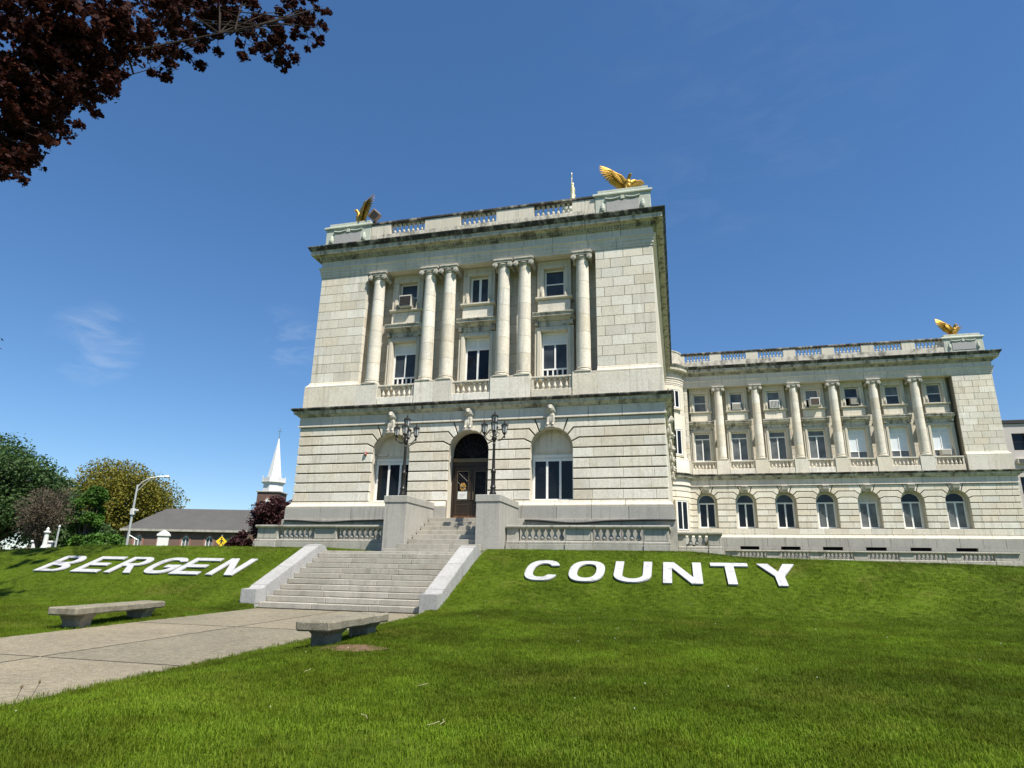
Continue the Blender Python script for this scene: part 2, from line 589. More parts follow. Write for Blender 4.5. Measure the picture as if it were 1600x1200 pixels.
def obj(name, me, mat=None, parent=None, loc=(0, 0, 0), rz=0.0):
    if isinstance(me, MB):
        me = me.mesh(name)
    if mat and not me.materials:
        me.materials.append(MAT[mat])
    o = bpy.data.objects.new(name, me)
    COL.objects.link(o)
    if parent is not None:
        o.parent = parent
    o.location = loc
    o.rotation_euler = (0, 0, rz)
    return o


def tag(o, label, cat, group=None):
    o['label'] = label
    o['category'] = cat
    if group:
        o['group'] = group
    return o


def thing(name, label, cat, loc=(0, 0, 0), rz=0.0, group=None):
    o = bpy.data.objects.new(name, None)
    o.empty_display_size = .2
    COL.objects.link(o)
    o.location = loc
    o.rotation_euler = (0, 0, rz)
    return tag(o, label, cat, group)


def struct(o):
    o['kind'] = 'structure'
    return o


def stuff(o):
    o['kind'] = 'stuff'
    return o


def copy_tree(o, parent=None):
    c = o.copy()
    COL.objects.link(c)
    c.parent = parent
    for ch in list(o.children):
        copy_tree(ch, c)
    return c


def ball(bm, c, r, rot=None, seg=12):
    m = Matrix.Translation(Vector(c))
    if rot is not None:
        m = m @ rot.to_4x4()
    rr = r if isinstance(r, (tuple, list)) else (r, r, r)
    m = m @ Matrix.Diagonal((rr[0], rr[1], rr[2], 1))
    bmesh.ops.create_uvsphere(bm, u_segments=seg, v_segments=max(6, seg // 2 + 2), radius=1, matrix=m)


def chain(bm, pts, n=6, seg=10):
    """tapering limb through [(x,y,z,r), ...]"""
    for a, b in zip(pts[:-1], pts[1:]):
        for k in range(n + 1):
            t = k / n
            ball(bm, [a[i] + (b[i] - a[i]) * t for i in range(3)], a[3] + (b[3] - a[3]) * t, seg=seg)


def fuse(bm, vox, name='fused', smooth_it=3):
    me = bpy.data.meshes.new(name)
    bm.to_mesh(me)
    bm.free()
    o = bpy.data.objects.new('tmp', me)
    COL.objects.link(o)
    md = o.modifiers.new('r', 'REMESH')
    md.mode = 'VOXEL'
    md.voxel_size = vox
    ms = o.modifiers.new('s', 'SMOOTH')
    ms.iterations = smooth_it
    ms.factor = .5
    dg = bpy.context.evaluated_depsgraph_get()
    me2 = bpy.data.meshes.new_from_object(o.evaluated_get(dg))
    bpy.data.objects.remove(o)
    bpy.data.meshes.remove(me)
    me2.name = name
    me2.polygons.foreach_set('use_smooth', [True] * len(me2.polygons))
    return me2


def smoothstep(a, b, x):
    t = max(0.0, min(1.0, (x - a) / (b - a)))
    return t * t * (3 - 2 * t)


def smax(a, b, k):
    h = max(k - abs(a - b), 0) / k
    return max(a, b) + h * h * k * .25


def smin(a, b, k):
    return -smax(-a, -b, k)


# ------------------------------------------------------------------ terrain
PXL, PXR = -2.85, 3.05


def path_z(y):
    return -2.24 + .0195 * (y + 12.6)


def ground_z(x, y):
    base = path_z(max(y, -13.5)) if y > -60 else -3.2
    base = path_z(y) if y < -12.6 else -2.24
    right = smoothstep(PXR, 5.2, x) * .22
    left = smoothstep(-PXL, -PXL + 2.5, -x) * .05
    base = base + right + left + .012
    bank = -2.07 + .42 * (y + 12.6)
    top = -.175
    top -= smoothstep(10.6, 13.2, x) * .20
    top -= max(0, x - 13) * .019
    if x < -15:
        top -= (-15 - x) * .055
    if y > 6:
        top = top + smoothstep(6, 25, y) * (0.02 if x < 15 else -.02)
    if x < -24:
        top = max(-2.4, top - (-24 - x) * .05)
    bank -= smoothstep(13.5, 24, x) * .25
    bank -= smoothstep(15, 24, -x) * .2
    z = smax(base, bank, .35)
    z = smin(z, top, .28)
    return max(z, -3.2)


def build_ground():
    me = MB()
    S = 3000
    me.add([(-S, -S, -3.3), (S, -S, -3.3), (S, S, -3.3), (-S, S, -3.3)], [(0, 1, 2, 3)])
    o = obj('ground', me, 'lawn_soil')
    struct(o)
    # street beyond the lawn on the left
    m = MB()
    m.add([(-52, -200, -2.35), (-41, -200, -2.35), (-41, 200, -2.35), (-52, 200, -2.35)], [(0, 1, 2, 3)])
    struct(obj('road', m, 'asphalt'))
    # lawn sheet
    xs = []
    x = -40.9
    while x < PXL - .01:
        st = 1.2 if x < -20 else .45
        xs.append(x)
        x += st
    xs = [q for q in xs if q < -3.5] + [-3.44, -3.42, PXL - .02, PXL + .05, 0.0, PXR - .05, PXR + .02, 3.42, 3.44]
    x = PXR + .75
    while x < 60:
        xs.append(x)
        x += .45 if x < 26 else 1.6
    ys = []
    y = -46.0
    while y < 90:
        ys.append(y)
        y += .9 if y < -30 else (.35 if y < -6 else (1.0 if y < 5 else 3.0))
    nx, ny = len(xs), len(ys)
    vs = []
    for yy in ys:
        for xx in xs:
            z = ground_z(xx, yy) + .015 * mnoise.noise(Vector((xx * .5, yy * .5, 0)))
            if PXL < xx < PXR and yy < -8.4:
                z = min(z, path_z(yy)) - .12 if yy < -12.4 else min(z - .6, -1.0)
                if yy >= -12.4:
                    z = -2.7 + .42 * (yy + 12.6)
            if abs(xx) < 3.43 and -9.2 < yy < -3.0:
                z = -.62
            if abs(xx) < 10 and yy > 1:
                z -= .6
            if xx < -39 or xx > 57 or yy < -44.5 or yy > 86:
                z -= .8
            vs.append((xx, yy, z))
    fs = [(j * nx + i, j * nx + i + 1, (j + 1) * nx + i + 1, (j + 1) * nx + i) for j in range(ny - 1) for i in range(nx - 1)]
    m = MB()
    m.add(vs, fs)
    mesh = m.mesh('lawn', recalc=False, smooth=60)
    struct(obj('lawn', mesh, 'lawn_soil'))


build_ground()

# ------------------------------------------------------------------ path
bed = MB()
bed.add([(PXL, -45, path_z(-45) - .04), (PXR, -45, path_z(-45) - .04), (PXR, -12.6, -2.28), (PXL, -12.6, -2.28)], [(0, 1, 2, 3)])
path = struct(obj('path', bed, 'mortar'))
ycuts = [-12.62, -17.6, -22.65, -27.7, -32.8, -38, -44.9]
for k in range(len(ycuts) - 1):
    for xa, xb in ((PXL, .12), (.12, PXR)):
        m = MB()
        m.cbox(xa + .016, xb - .016, ycuts[k + 1] + .016, ycuts[k] - .016, -.08, 0, .008)
        m.v = [(a, b, c + path_z(b)) for a, b, c in m.v]
        obj('paving_slab', m, 'concrete', path)

def joint_strip(x0, x1, y0, y1, n=1):
    q = MB()
    for k in range(n):
        a0, a1 = k / n, (k + 1) / n
        xa, xb = x0, x1
        ya, yb = y0 + (y1 - y0) * a0, y0 + (y1 - y0) * a1
        q.add([(xa, ya, path_z(ya) + .003), (xb, ya, path_z(ya) + .003), (xb, yb, path_z(yb) + .003), (xa, yb, path_z(yb) + .003)], [(0, 1, 2, 3)])
    obj('expansion_joint', q, 'joint_tar', path)


for k in range(len(ycuts) - 1):
    joint_strip(.12 - .02, .12 + .022, ycuts[k + 1] + .05, ycuts[k] - .05, 3)
    if k:
        for xa, xb in ((PXL + .02, .10), (.142, PXR - .02)):
            joint_strip(xa, xb, ycuts[k] - .024, ycuts[k] + .024)

# ------------------------------------------------------------------ courthouse
CH = thing('courthouse', 'pale limestone courthouse with columns, arched windows and a balustraded roof parapet', 'building')
W = 10.0
YW = 29.1
BAY = 3.316
XC0 = 14.824
ZB, ZLT, NC = 2.49, 6.70, 8
HC = (ZLT - ZB) / NC


def tagpart(o, label):
    o['label'] = label
    return o


def arch_hole(xc, r, zs, z0, n=14):
    p = [(xc - r, z0), (xc + r, z0), (xc + r, zs)]
    p += [(xc + r * math.cos(math.pi * k / n), zs + r * math.sin(math.pi * k / n)) for k in range(1, n)]
    p += [(xc - r, zs)]
    return p


def rusticate(name, x0, x1, y, z0, nc, h, arches, r, zs, J, ztop, seglen=1.75, depth=.20, mat='limestone', wide_rows=()):
    """courses of drafted blocks, voussoirs bending into the arches"""

    def side(za, zb):
        if zb <= zs + .02:
            return [(r, za), (r, zb)]
        lo = [j for j in J if abs(j[0] - za) < .02]
        hi = [j for j in J if abs(j[0] - zb) < .02]
        pts = []
        if lo:
            _, (ix, iz), bx = lo[0]
            pts += [(bx, za), (ix, iz)]
            a0 = math.atan2(iz - zs, ix)
        else:
            pts += [(r, za)]
            if za < zs - .01:
                pts.append((r, zs))
            a0 = 0.0
        _, (ix, iz), bx = hi[0]
        a1 = math.atan2(iz - zs, ix)
        for k in range(1, 4):
            a = a0 + (a1 - a0) * k / 4
            pts.append((r * math.cos(a), zs + r * math.sin(a)))
        pts += [(ix, iz), (bx, zb)]
        return pts

    def onarch(p, q):
        for xc in arches:
            ok = 0
            for s in (p, q):
                d = math.hypot(s[0] - xc, s[1] - zs)
                if abs(d - r) < .012 or (abs(abs(s[0] - xc) - r) < .004 and s[1] <= zs + .01):
                    ok += 1
            if ok == 2:
                return True
        return False

    def emit(poly):
        n = len(poly)
        ds = []
        for i in range(n):
            p, q = poly[i], poly[(i + 1) % n]
            if onarch(p, q):
                ds.append(0.0)
            elif abs(p[0] - q[0]) < .005:
                ds.append(.005)
            else:
                ds.append(.036)
        pl = offset_poly(poly, ds)
        obj(name, MB().prism(pl, y, y + depth, .016), mat, CH)

    for k in range(nc):
        za, zb = z0 + k * h, z0 + (k + 1) * h
        bounds = [[(x0, za), (x0, zb)]]
        for xc in arches:
            if za < zs + r:
                s = side(za, zb)
                bounds.append([(xc - px, pz) for px, pz in s])
                bounds.append([(xc + px, pz) for px, pz in s])
        bounds.append([(x1, za), (x1, zb)])
        for L, Rr in zip(bounds[0::2], bounds[1::2]):
            xa = max(p[0] for p in L)
            xb = min(p[0] for p in Rr)
            ln = xb - xa
            cuts = []
            if ln > 1.2:
                m = max(1, round(ln / seglen))
                off = .5 if k % 2 else .15
                step = ln / m
                cx = xa + step * (off if off > .3 else .62)
                while cx < xb - .3:
                    if cx > xa + .25:
                        cuts.append(cx + R.uniform(-.06, .06))
                    cx += step
            cur = L
            for c in cuts:
                cut = [(c, za), (c, zb)]
                emit(cut + cur[::-1])
                cur = cut
            emit(Rr + cur[::-1])
    # keystones
    _, (ix, iz), bx = J[-1]
    a0 = math.atan2(iz - zs, ix)
    for xc in arches:
        pts = []
        for k in range(7):
            a = math.pi - a0 + (2 * a0 - math.pi) * k / 6
            pts.append((xc + r * math.cos(a), zs + r * math.sin(a)))
        pts += [(xc + bx, ztop), (xc - bx, ztop)]
        emit(pts)


JP = [(ZB + 6 * HC, (1.11 * math.cos(.31), 5.12 + 1.11 * math.sin(.31)), 1.44),
      (ZB + 7 * HC, (1.11 * math.cos(.69), 5.12 + 1.11 * math.sin(.69)), 1.17),
      (ZLT, (1.11 * math.cos(.96), 5.12 + 1.11 * math.sin(.96)), .88)]
AX = (-4.457, 0.0, 4.457)
LY = -.2          # lower wall plane
rusticate('rusticated_block', -10.2, 10.2, LY, ZB, NC, HC, AX, 1.11, 5.12, JP, ZLT)
JW = [(ZB + 6 * HC, (.88 * math.cos(.24), 5.30 + .88 * math.sin(.24)), 1.18),
      (ZB + 7 * HC, (.88 * math.cos(.72), 5.30 + .88 * math.sin(.72)), .98),
      (ZLT, (.88 * math.cos(1.12), 5.30 + .88 * math.sin(1.12)), .60)]
AW = [XC0 - BAY / 2 + BAY * i for i in range(7)]
rusticate('wing_rusticated_block', 11.35, 37.65, YW + LY, ZB + HC, NC - 1, HC, AW, .88, 5.30, JW, ZLT, seglen=1.35)
# course under the wing windows, laid in long stones
x = 11.35
while x < 37.6:
    x2 = min(37.65, x + R.uniform(1.5, 2.1))
    if 37.65 - x2 < .5:
        x2 = 37.65
    obj('sill_course_block', MB().prism([(x + .005, ZB + .025), (x2 - .005, ZB + .025), (x2 - .005, ZB + HC - .03), (x + .005, ZB + HC - .03)], YW + LY, YW, .014), 'limestone', CH)
    x = x2

# side courses of the pavilion and wing ends
for k in range(NC):
    za = ZB + k * HC
    for yy, dy in ((.0, 9.0), (9.01, 9.0), (18.02, 9.0)):
        m = MB()
        m.cbox(10.02, 10.2, yy - .06, yy + dy, za + .03, za + HC - .03, .016)
        obj('side_block', m, 'limestone', CH)
    for sx, y0, y1 in ((-10.2, -.06, 27), (37.47, YW - .06, YW + 12)):
        m = MB()
        m.cbox(sx, sx + .18, y0, y1, za + .03, za + HC - .03, .016)
        obj('side_block', m, 'limestone', CH)

# cores (mortar coloured backing, with openings)
holes = [arch_hole(xc, 1.113, 5.12, ZB - .02 if xc else 1.45) for xc in AX]
m = MB()
m.plate([(-10.13, -.3), (10.13, -.3), (10.13, 7.6), (-10.13, 7.6)], [[p for p in h] for h in holes], LY + .10, LY + .14)
obj('wall_core', m, 'mortar', CH)
m = MB()
m.plate([(-10.13, -.3), (10.13, -.3), (10.13, 7.6), (-10.13, 7.6)], holes, LY + .141, .9)
obj('wall_core', m, 'limestone_trim', CH)
m = MB()
m.box(-10.13, 10.13, .905, 27.5, -.3, 8.0)
m.box(-9.93, 9.93, 1.55, 29.0, 8.0, 18.3)
obj('wall_core', m, 'limestone_trim', CH)
holes = [arch_hole(xc, .883, 5.30, ZB + HC) for xc in AW]
holes += [[(xc - .78, 1.2), (xc + .78, 1.2), (xc + .78, 1.46), (xc - .78, 1.46)] for xc in AW]
m = MB()
m.plate([(11.35, -.6), (37.58, -.6), (37.58, 7.6), (11.35, 7.6)], holes, YW + LY + .10, YW + LY + .14)
obj('wall_core', m, 'mortar', CH)
m = MB()
m.plate([(11.35, -.6), (37.58, -.6), (37.58, 7.6), (11.35, 7.6)], holes, YW + LY + .141, YW + .9)
obj('wall_core', m, 'limestone_trim', CH)
m = MB()
m.box(11.35, 37.58, YW + .905, YW + 14, -.6, 8.0)
m.box(11.5, 37.38, YW + 1.55, YW + 14, 8.0, 18.3)
obj('wall_core', m, 'limestone_trim', CH)

# ---- mouldings, each laid in separate stones
P_BASE = [(.42, 1.55), (.42, 2.14), (.36, 2.17)]
P_MOULD = [(.40, 2.175), (.40, 2.24), (.30, 2.32), (.24, 2.40), (.22, 2.465), (.2, 2.485)]
P_FRZ = [(.205, 6.70), (.30, 6.72), (.30, 6.80), (.24, 6.82), (.24, 7.28)]
P_LC = [(.26, 7.285), (.34, 7.33), (.40, 7.42), (.52, 7.45), (.52, 7.56), (.56, 7.60)]
P_LCT = [(.555, 7.603), (.62, 7.64), (.66, 7.72), (.66, 7.77), (.22, 7.80)]
P_PL = [(.2, 7.795), (.2, 9.02), (.19, 9.04)]
P_PLM = [(.195, 9.045), (.2, 9.14), (.13, 9.22), (.06, 9.30), (.03, 9.40), (.005, 9.43)]
P_AR = [(.03, 16.16), (.03, 16.30), (.07, 16.31), (.07, 16.50), (.11, 16.51), (.11, 16.66), (.19, 16.74), (.19, 16.80)]
P_FR = [(.06, 16.805), (.06, 17.24)]
P_BM = [(.08, 17.245), (.16, 17.26), (.16, 17.31)]
P_CO = [(.26, 17.45), (.34, 17.50), (.58, 17.53), (.58, 17.72), (.61, 17.76)]
P_CY = [(.60, 17.763), (.64, 17.80), (.70, 17.90), (.76, 18.0), (.76, 18.05), (.1, 18.12)]


def lay(name, prof, x0, x1, y, step, mat, m0=True, m1=True, gap=.011, jit=.15):
    xs = [x0]
    n = max(1, round((x1 - x0) / step))
    for k in range(1, n):
        xs.append(x0 + (x1 - x0) * k / n + R.uniform(-jit, jit))
    xs.append(x1)
    for k in range(n):
        a = xs[k] + (gap if k else 0)
        b = xs[k + 1] - (gap if k < n - 1 else 0)
        obj(name, MB().run(prof, a, b, y, m0 and k == 0, m1 and k == n - 1), mat, CH)


def moulding_set(x0, x1, y, m0, m1, yend, wing):
    st = 1.9 if not wing else 2.1
    lay('frieze_stone', P_FRZ, x0, x1, y, st, 'limestone_frieze', m0, m1)
    lay('string_cornice_stone', P_LC, x0, x1, y, st * 1.05, 'limestone_cornice', m0, m1)
    lay('string_cornice_cap', P_LCT, x0, x1, y, st, 'limestone_black', m0, m1)
    lay('architrave_stone', P_AR, x0, x1, y, st * .95, 'limestone_frieze', m0, m1)
    lay('entablature_frieze_stone', P_FR, x0, x1, y, st * .95, 'limestone_frieze', m0, m1)
    lay('bed_mould', P_BM, x0, x1, y, 6, 'limestone_cornice', m0, m1)
    lay('cornice_stone', P_CO, x0, x1, y, st * .95, 'limestone_cornice', m0, m1)
    lay('cornice_cap', P_CY, x0, x1, y, st * .95, 'limestone_black', m0, m1)
    d = MB()
    xx = x0 - (.1 if m0 else 0)
    while xx < x1 + (.1 if m1 else 0):
        d.box(xx, xx + .10, y - .25, y, 17.312, 17.448)
        xx += .165
    d.box(x0 - .01, x1 + .01, y - .155, y + .1, 17.311, 17.449)
    stuff(obj('dentil_course', d, 'limestone_cornice', CH))
    for s, xe, mm in ((-1, x0, m0), (1, x1, m1)):
        if not mm:
            continue
        for nm, pf, mt in (('frieze_return', P_FRZ, 'limestone_frieze'), ('string_cornice_return', P_LC, 'limestone_cornice'), ('string_cornice_cap_return', P_LCT, 'limestone_black'),
                           ('architrave_return', P_AR, 'limestone_frieze'), ('frieze_return', P_FR, 'limestone_frieze'), ('bed_mould_return', P_BM, 'limestone_cornice'),
                           ('cornice_return', P_CO, 'limestone_cornice'), ('cornice_cap_return', P_CY, 'limestone_black')):
            q = MB().runy(pf, y + .002, yend, xe, s)
            obj(nm, q, mt, CH)
        d = MB()
        yy = y
        while yy < yend:
            d.box(min(xe, xe + s * .25), max(xe, xe + s * .25), yy, yy + .1, 17.312, 17.448)
            yy += .165
        d.box(xe - .15, xe + .15, y, yend, 17.313, 17.447)
        stuff(obj('dentil_course', d, 'limestone_cornice', CH))


moulding_set(-W, W, 0.0, True, True, 27.0, False)
moulding_set(11.35, 37.45, YW, False, True, YW + 13, True)
# base mouldings (interrupted by the door)
for a, b, m0, m1 in ((-W, -1.13, True, False), (1.13, W, False, True)):
    lay('base_mould_stone', P_MOULD, a, b, 0, 1.9, 'limestone_trim', m0, m1)
    lay('granite_base_stone', P_BASE, a, b, 0, 1.75, 'granite', m0, m1)
    lay('granite_foot_stone', [(.50, -.4), (.50, 1.53), (.44, 1.545)], a, b, 0, 2.0, 'granite_base', m0, m1)
for s in (-1, 1):
    for pf, mt in ((P_MOULD, 'limestone_trim'), (P_BASE, 'granite'), ([(.50, -.4), (.50, 1.53), (.44, 1.545)], 'granite_base')):
        obj('base_return', MB().runy(pf, .002, 27, s * W, s), mt, CH)
lay('base_mould_stone', P_MOULD, 11.35, 37.45, YW, 2.4, 'limestone_trim', False, True)
lay('granite_base_stone', [(.42, 1.47), (.42, 2.14), (.36, 2.17)], 11.35, 37.45, YW, 1.66, 'granite', False, True)
for i in range(8):
    a = 11.35 if i == 0 else AW[i - 1] + .78
    b = 37.45 if i == 7 else AW[i] - .78
    lay('granite_base_stone', [(.42, 1.2), (.42, 1.465)], a, b, YW, 3, 'granite', False, i == 7)
lay('granite_foot_stone', [(.42, -.6), (.42, 1.19)], 11.35, 37.45, YW, 2.0, 'granite_base', False, True)
obj('base_return', MB().runy(P_BASE, YW + .002, YW + 13, 37.45, 1), 'granite', CH)
for xc in AW:
    m = MB()
    m.box(xc - .77, xc + .77, YW - .15, YW - .1, 1.2, 1.46)
    obj('basement_slot', m, 'dark_inside', CH)


# ---- upper storeys: piers laid in ashlar
def ashlar(name, x0, x1, y, z0, z1, n, widths, mat='limestone', depth=.14, gap=.012, phase=0):
    h = (z1 - z0) / n
    for k in range(n):
        x = x0
        w0 = widths[(k + phase) % len(widths)]
        i = 0
        while x < x1 - .01:
            w = w0[i % len(w0)] + R.uniform(-.03, .03)
            x2 = x + w
            if x1 - x2 < .22:
                x2 = x1
            poly = [(x + gap, z0 + k * h + gap), (x2 - gap, z0 + k * h + gap), (x2 - gap, z0 + (k + 1) * h - gap), (x + gap, z0 + (k + 1) * h - gap)]
            obj(name, MB().prism(poly, y, y + depth, .006), mat, CH)
            x = x2
            i += 1


WD = [(.45, 1.05, 1.05, .6), (.95, 1.1, 1.1), (.28, 1.15, 1.1, .62), (.8, 1.1, 1.2)]
ashlar('pier_block', -W, -6.88, 0, 9.43, 16.16, 12, WD)
ashlar('pier_block', 6.88, W, 0, 9.43, 16.16, 12, WD, phase=1)
ashlar('pier_block', 34.35, 37.45, YW, 9.43, 16.16, 12, WD, phase=2)
m = MB()
m.box(-9.97, -6.9, .05, 1.55, 9.0, 16.16)
obj('pier_core', m, 'joint_pale', CH)
m = MB()
m.box(6.9, 9.97, .05, 1.55, 9.0, 16.16)
obj('pier_core', m, 'joint_pale', CH)
m = MB()
m.box(34.37, 37.42, YW + .05, YW + 1.55, 9.0, 16.16)
obj('pier_core', m, 'joint_pale', CH)
for s, yy in ((1, .14), (-1, .14)):
    for k in range(12):
        h = (16.16 - 9.43) / 12
        z = 9.43 + k * h
        for ya, yb in ((yy + .01, 9), (9.01, 18), (18.01, 27.5)):
            m = MB()
            xa = s * W
            m.cbox(min(xa, xa - s * .1), max(xa, xa - s * .1), ya, yb, z + .007, z + h - .007, .006)
            obj('side_ashlar', m, 'limestone', CH)
        m = MB()
        xa = s * 6.88
        m.cbox(min(xa, xa + s * .12), max(xa, xa + s * .12), .147, 1.18, z + .007, z + h - .007, .006)
        obj('pier_return_block', m, 'limestone', CH)

# plinth zone (pedestals, with balconies between)
ZP0, ZP1 = 7.795, 9.04


def pedestal(x0, x1, y, m0, m1, mould=False):
    obj('plinth_stone', MB().run(P_PL, x0, x1, y, m0, m1), 'limestone', CH)
    if mould:
        obj('plinth_mould', MB().run(P_PLM, x0, x1, y, m0, m1), 'limestone_trim', CH)
    else:
        q = MB()
        q.cbox(x0 + .002, x1 - .002, y - .199, y + .35, 9.045, 9.145, .01)
        obj('plinth_cap', q, 'limestone_trim', CH)


for s in (-1, 1):
    e = sorted
    a, b = sorted((s * W, s * 8.55))
    pedestal(a, b, 0, s < 0, s > 0, True)
    a, b = sorted((s * 8.54, s * 6.88))
    pedestal(a, b, 0, False, False, True)
    a, b = sorted((s * 6.872, s * 5.58))
    pedestal(a, b, 0, False, False)
    a, b = sorted((s * 3.32, s * 2.18))
    pedestal(a, b, 0, False, False)
    a, b = sorted((s * 2.17, s * 1.1))
    pedestal(a, b, 0, False, False)
for i in range(6):
    x = XC0 + i * BAY
    pedestal(x - .55, x + .55, YW, False, False)
pedestal(11.35, 12.05, YW, False, False)
pedestal(34.35, 35.8, YW, False, False, True)
pedestal(35.81, 37.45, YW, False, True, True)
for s in (-1, 1):
    obj('plinth_return', MB().runy(P_PL, .002, 27, s * W, s), 'limestone', CH)
    obj('plinth_return', MB().runy(P_PLM, .002, 27, s * W, s), 'limestone_trim', CH)
obj('plinth_return', MB().runy(P_PL, YW + .002, YW + 13, 37.45, 1), 'limestone', CH)

# balusters
BAL_PROF = [(.085, 0), (.085, .05), (.055, .075), (.06, .11), (.098, .2), (.105, .27), (.09, .36), (.06, .50), (.046, .62), (.05, .70), (.068, .74), (.05, .77), (.075, .80), (.085, .84), (.085, 1.0)]
_bal = {}


def baluster_mesh(h, k, mat):
    key = (round(h, 3), round(k, 3), mat)
    if key not in _bal:
        m = MB()
        m.lathe([(r * k, z * h) for r, z in BAL_PROF[1:-1]], seg=10)
        m.box(-.085 * k, .085 * k, -.085 * k, .085 * k, 0, .055 * h)
        m.box(-.085 * k, .085 * k, -.085 * k, .085 * k, .835 * h, h)
        _bal[key] = m.mesh('baluster', smooth=50)
        _bal[key].materials.append(MAT[mat])
    return _bal[key]


def balusters(part, x0, x1, n, y, z0, z1, k=1.0, mat='limestone_trim', along='x'):
    me = baluster_mesh(z1 - z0, k, mat)
    for i in range(n):
        t = x0 + (x1 - x0) * (i + .5) / n
        obj('baluster', me, None, part, (t, y, z0) if along == 'x' else (y, t, z0))


def balcony(xc, y):
    """shallow balustrade under a second floor window"""
    m = MB()
    m.cbox(xc - 1.10, xc + 1.10, y - .13, y + .1, 8.93, 9.03, .015)
    p = obj('balcony_balustrade', m, 'limestone_trim', CH)
    q = MB()
    q.cbox(xc - 1.09, xc + 1.09, y - .16, y + 1.1, 7.80, 8.30, .012)
    obj('balcony_base', q, 'limestone', p)
    for sx in (-1, 1):
        q = MB()
        q.box(xc + sx * 1.03 - .065, xc + sx * 1.03 + .065, y - .10, y + .08, 8.302, 8.928)
        obj('half_pier', q, 'limestone_trim', p)
    balusters(p, xc - .95, xc + .95, 6, y - .01, 8.302, 8.928, .92)


for xc in AX:
    balcony(xc, 0)
for xc in AW:
    balcony(xc, YW)

# recessed walls behind the columns
RY = .78


def bay_holes(xcs):
    h = []
    for xc in xcs:
        h.append([(xc - .57, 13.93), (xc + .57, 13.93), (xc + .57, 15.64), (xc - .57, 15.64)])
        h.append([(xc - .73, 9.20), (xc + .73, 9.20), (xc + .73, 11.84), (xc - .73, 11.84)])
    return h


obj('recess_wall', MB().plate([(-6.89, 8.05), (6.89, 8.05), (6.89, 16.2), (-6.89, 16.2)], bay_holes(AX), RY + .37, 1.5), 'limestone_trim', CH)
obj('recess_wall', MB().plate([(11.5, 8.05), (34.36, 8.05), (34.36, 16.2), (11.5, 16.2)], bay_holes(AW), YW + RY + .37, YW + 1.5), 'limestone_trim', CH)
RW = [(.6, .75), (.85, .5)]
for a, b in ((-6.88, -5.58), (-3.33, -1.13), (1.13, 3.33), (5.58, 6.88)):
    ashlar('recess_block', a, b, RY + .34, 9.05, 16.16, 12, [(.72, .78), (.4, 1.1, .5)], depth=.03)
for i in range(6):
    x = XC0 + i * BAY
    ashlar('wing_recess_block', x - .5, x + .5, YW + RY + .34, 9.05, 16.16, 12, [(.5,), (.35, .4)], depth=.03)
ashlar('wing_recess_block', 34.0, 34.35, YW + RY + .34, 9.05, 16.16, 12, [(.4,)], depth=.03)
ashlar('wing_recess_block', 11.36, 12.02, YW + .1, 9.15, 16.16, 12, [(.35, .4), (.7,)], depth=.1)
m = MB()
m.box(11.38, 12.0, YW + .15, YW + 1.5, 9.0, 16.16)
obj('pier_core', m, 'mortar', CH)
# ceiling of the recess (underside of the architrave)
m = MB()
m.box(-6.87, 6.87, .02, 1.55, 16.165, 16.5)
obj('architrave_soffit', m, 'limestone_frieze', CH)
m = MB()
m.box(11.5, 34.36, YW + .02, YW + 1.55, 16.165, 16.5)
obj('architrave_soffit', m, 'limestone_frieze', CH)

# window surrounds
_cache = {}


def shared(key, fn):
    if key not in _cache:
        _cache[key] = fn()
    return _cache[key]


def surround_mesh():
    m = MB()
    # upper window: eared architrave
    for s in (-1, 1):
        a, b = sorted((s * .575, s * .97))
        m.cbox(a, b, -.16, .369, 13.90, 15.66, .02)
        a, b = sorted((s * .60, s * .80))
        m.cbox(a, b, -.20, -.15, 13.90, 15.64, .02)
        # small scroll bracket on the sill beside the opening
        a, b = sorted((s * .60, s * .72))
        m.cbox(a, b, -.30, -.2, 13.90, 14.30, .03)
    m.cbox(-.97, .97, -.16, .369, 15.66, 16.155, .02)
    m.cbox(-.80, .80, -.20, -.15, 15.66, 15.86, .02)
    return m.mesh('s')


def sill_mesh():
    m = MB()
    m.run([(.10, 13.70), (.28, 13.76), (.33, 13.80), (.33, 13.88)], -1.04, 1.04, 0)
    return m.mesh('sill')


def apron_mesh():
    m = MB()
    m.cbox(-.93, .93, -.2, .369, 12.99, 13.695, .012)
    return m.mesh('apron')


def hood_mesh():
    m = MB()
    m.run([(.18, 12.44), (.26, 12.50), (.34, 12.60), (.50, 12.64), (.50, 12.76), (.56, 12.82), (.56, 12.86), (.1, 12.985)], -1.16, 1.16, 0)
    for s in (-1, 1):
        a, b = sorted((s * .88, s * 1.08))
        m.cbox(a, b, -.34, .369, 12.18, 12.435, .03)
    m.cbox(-.86, .86, -.15, .369, 12.14, 12.435, .01)
    return m.mesh('hood')


def casing_mesh():
    m = MB()
    for s in (-1, 1):
        a, b = sorted((s * .735, s * 1.10))
        m.cbox(a, b, -.14, .369, 9.05, 12.13, .015)
        a, b = sorted((s * .76, s * .95))
        m.cbox(a, b, -.20, -.13, 9.05, 12.0, .02)
    m.cbox(-.73, .73, -.14, .369, 11.845, 12.13, .015)
    m.cbox(-.745, .745, -.20, -.13, 11.86, 12.0, .02)
    return m.mesh('casing')


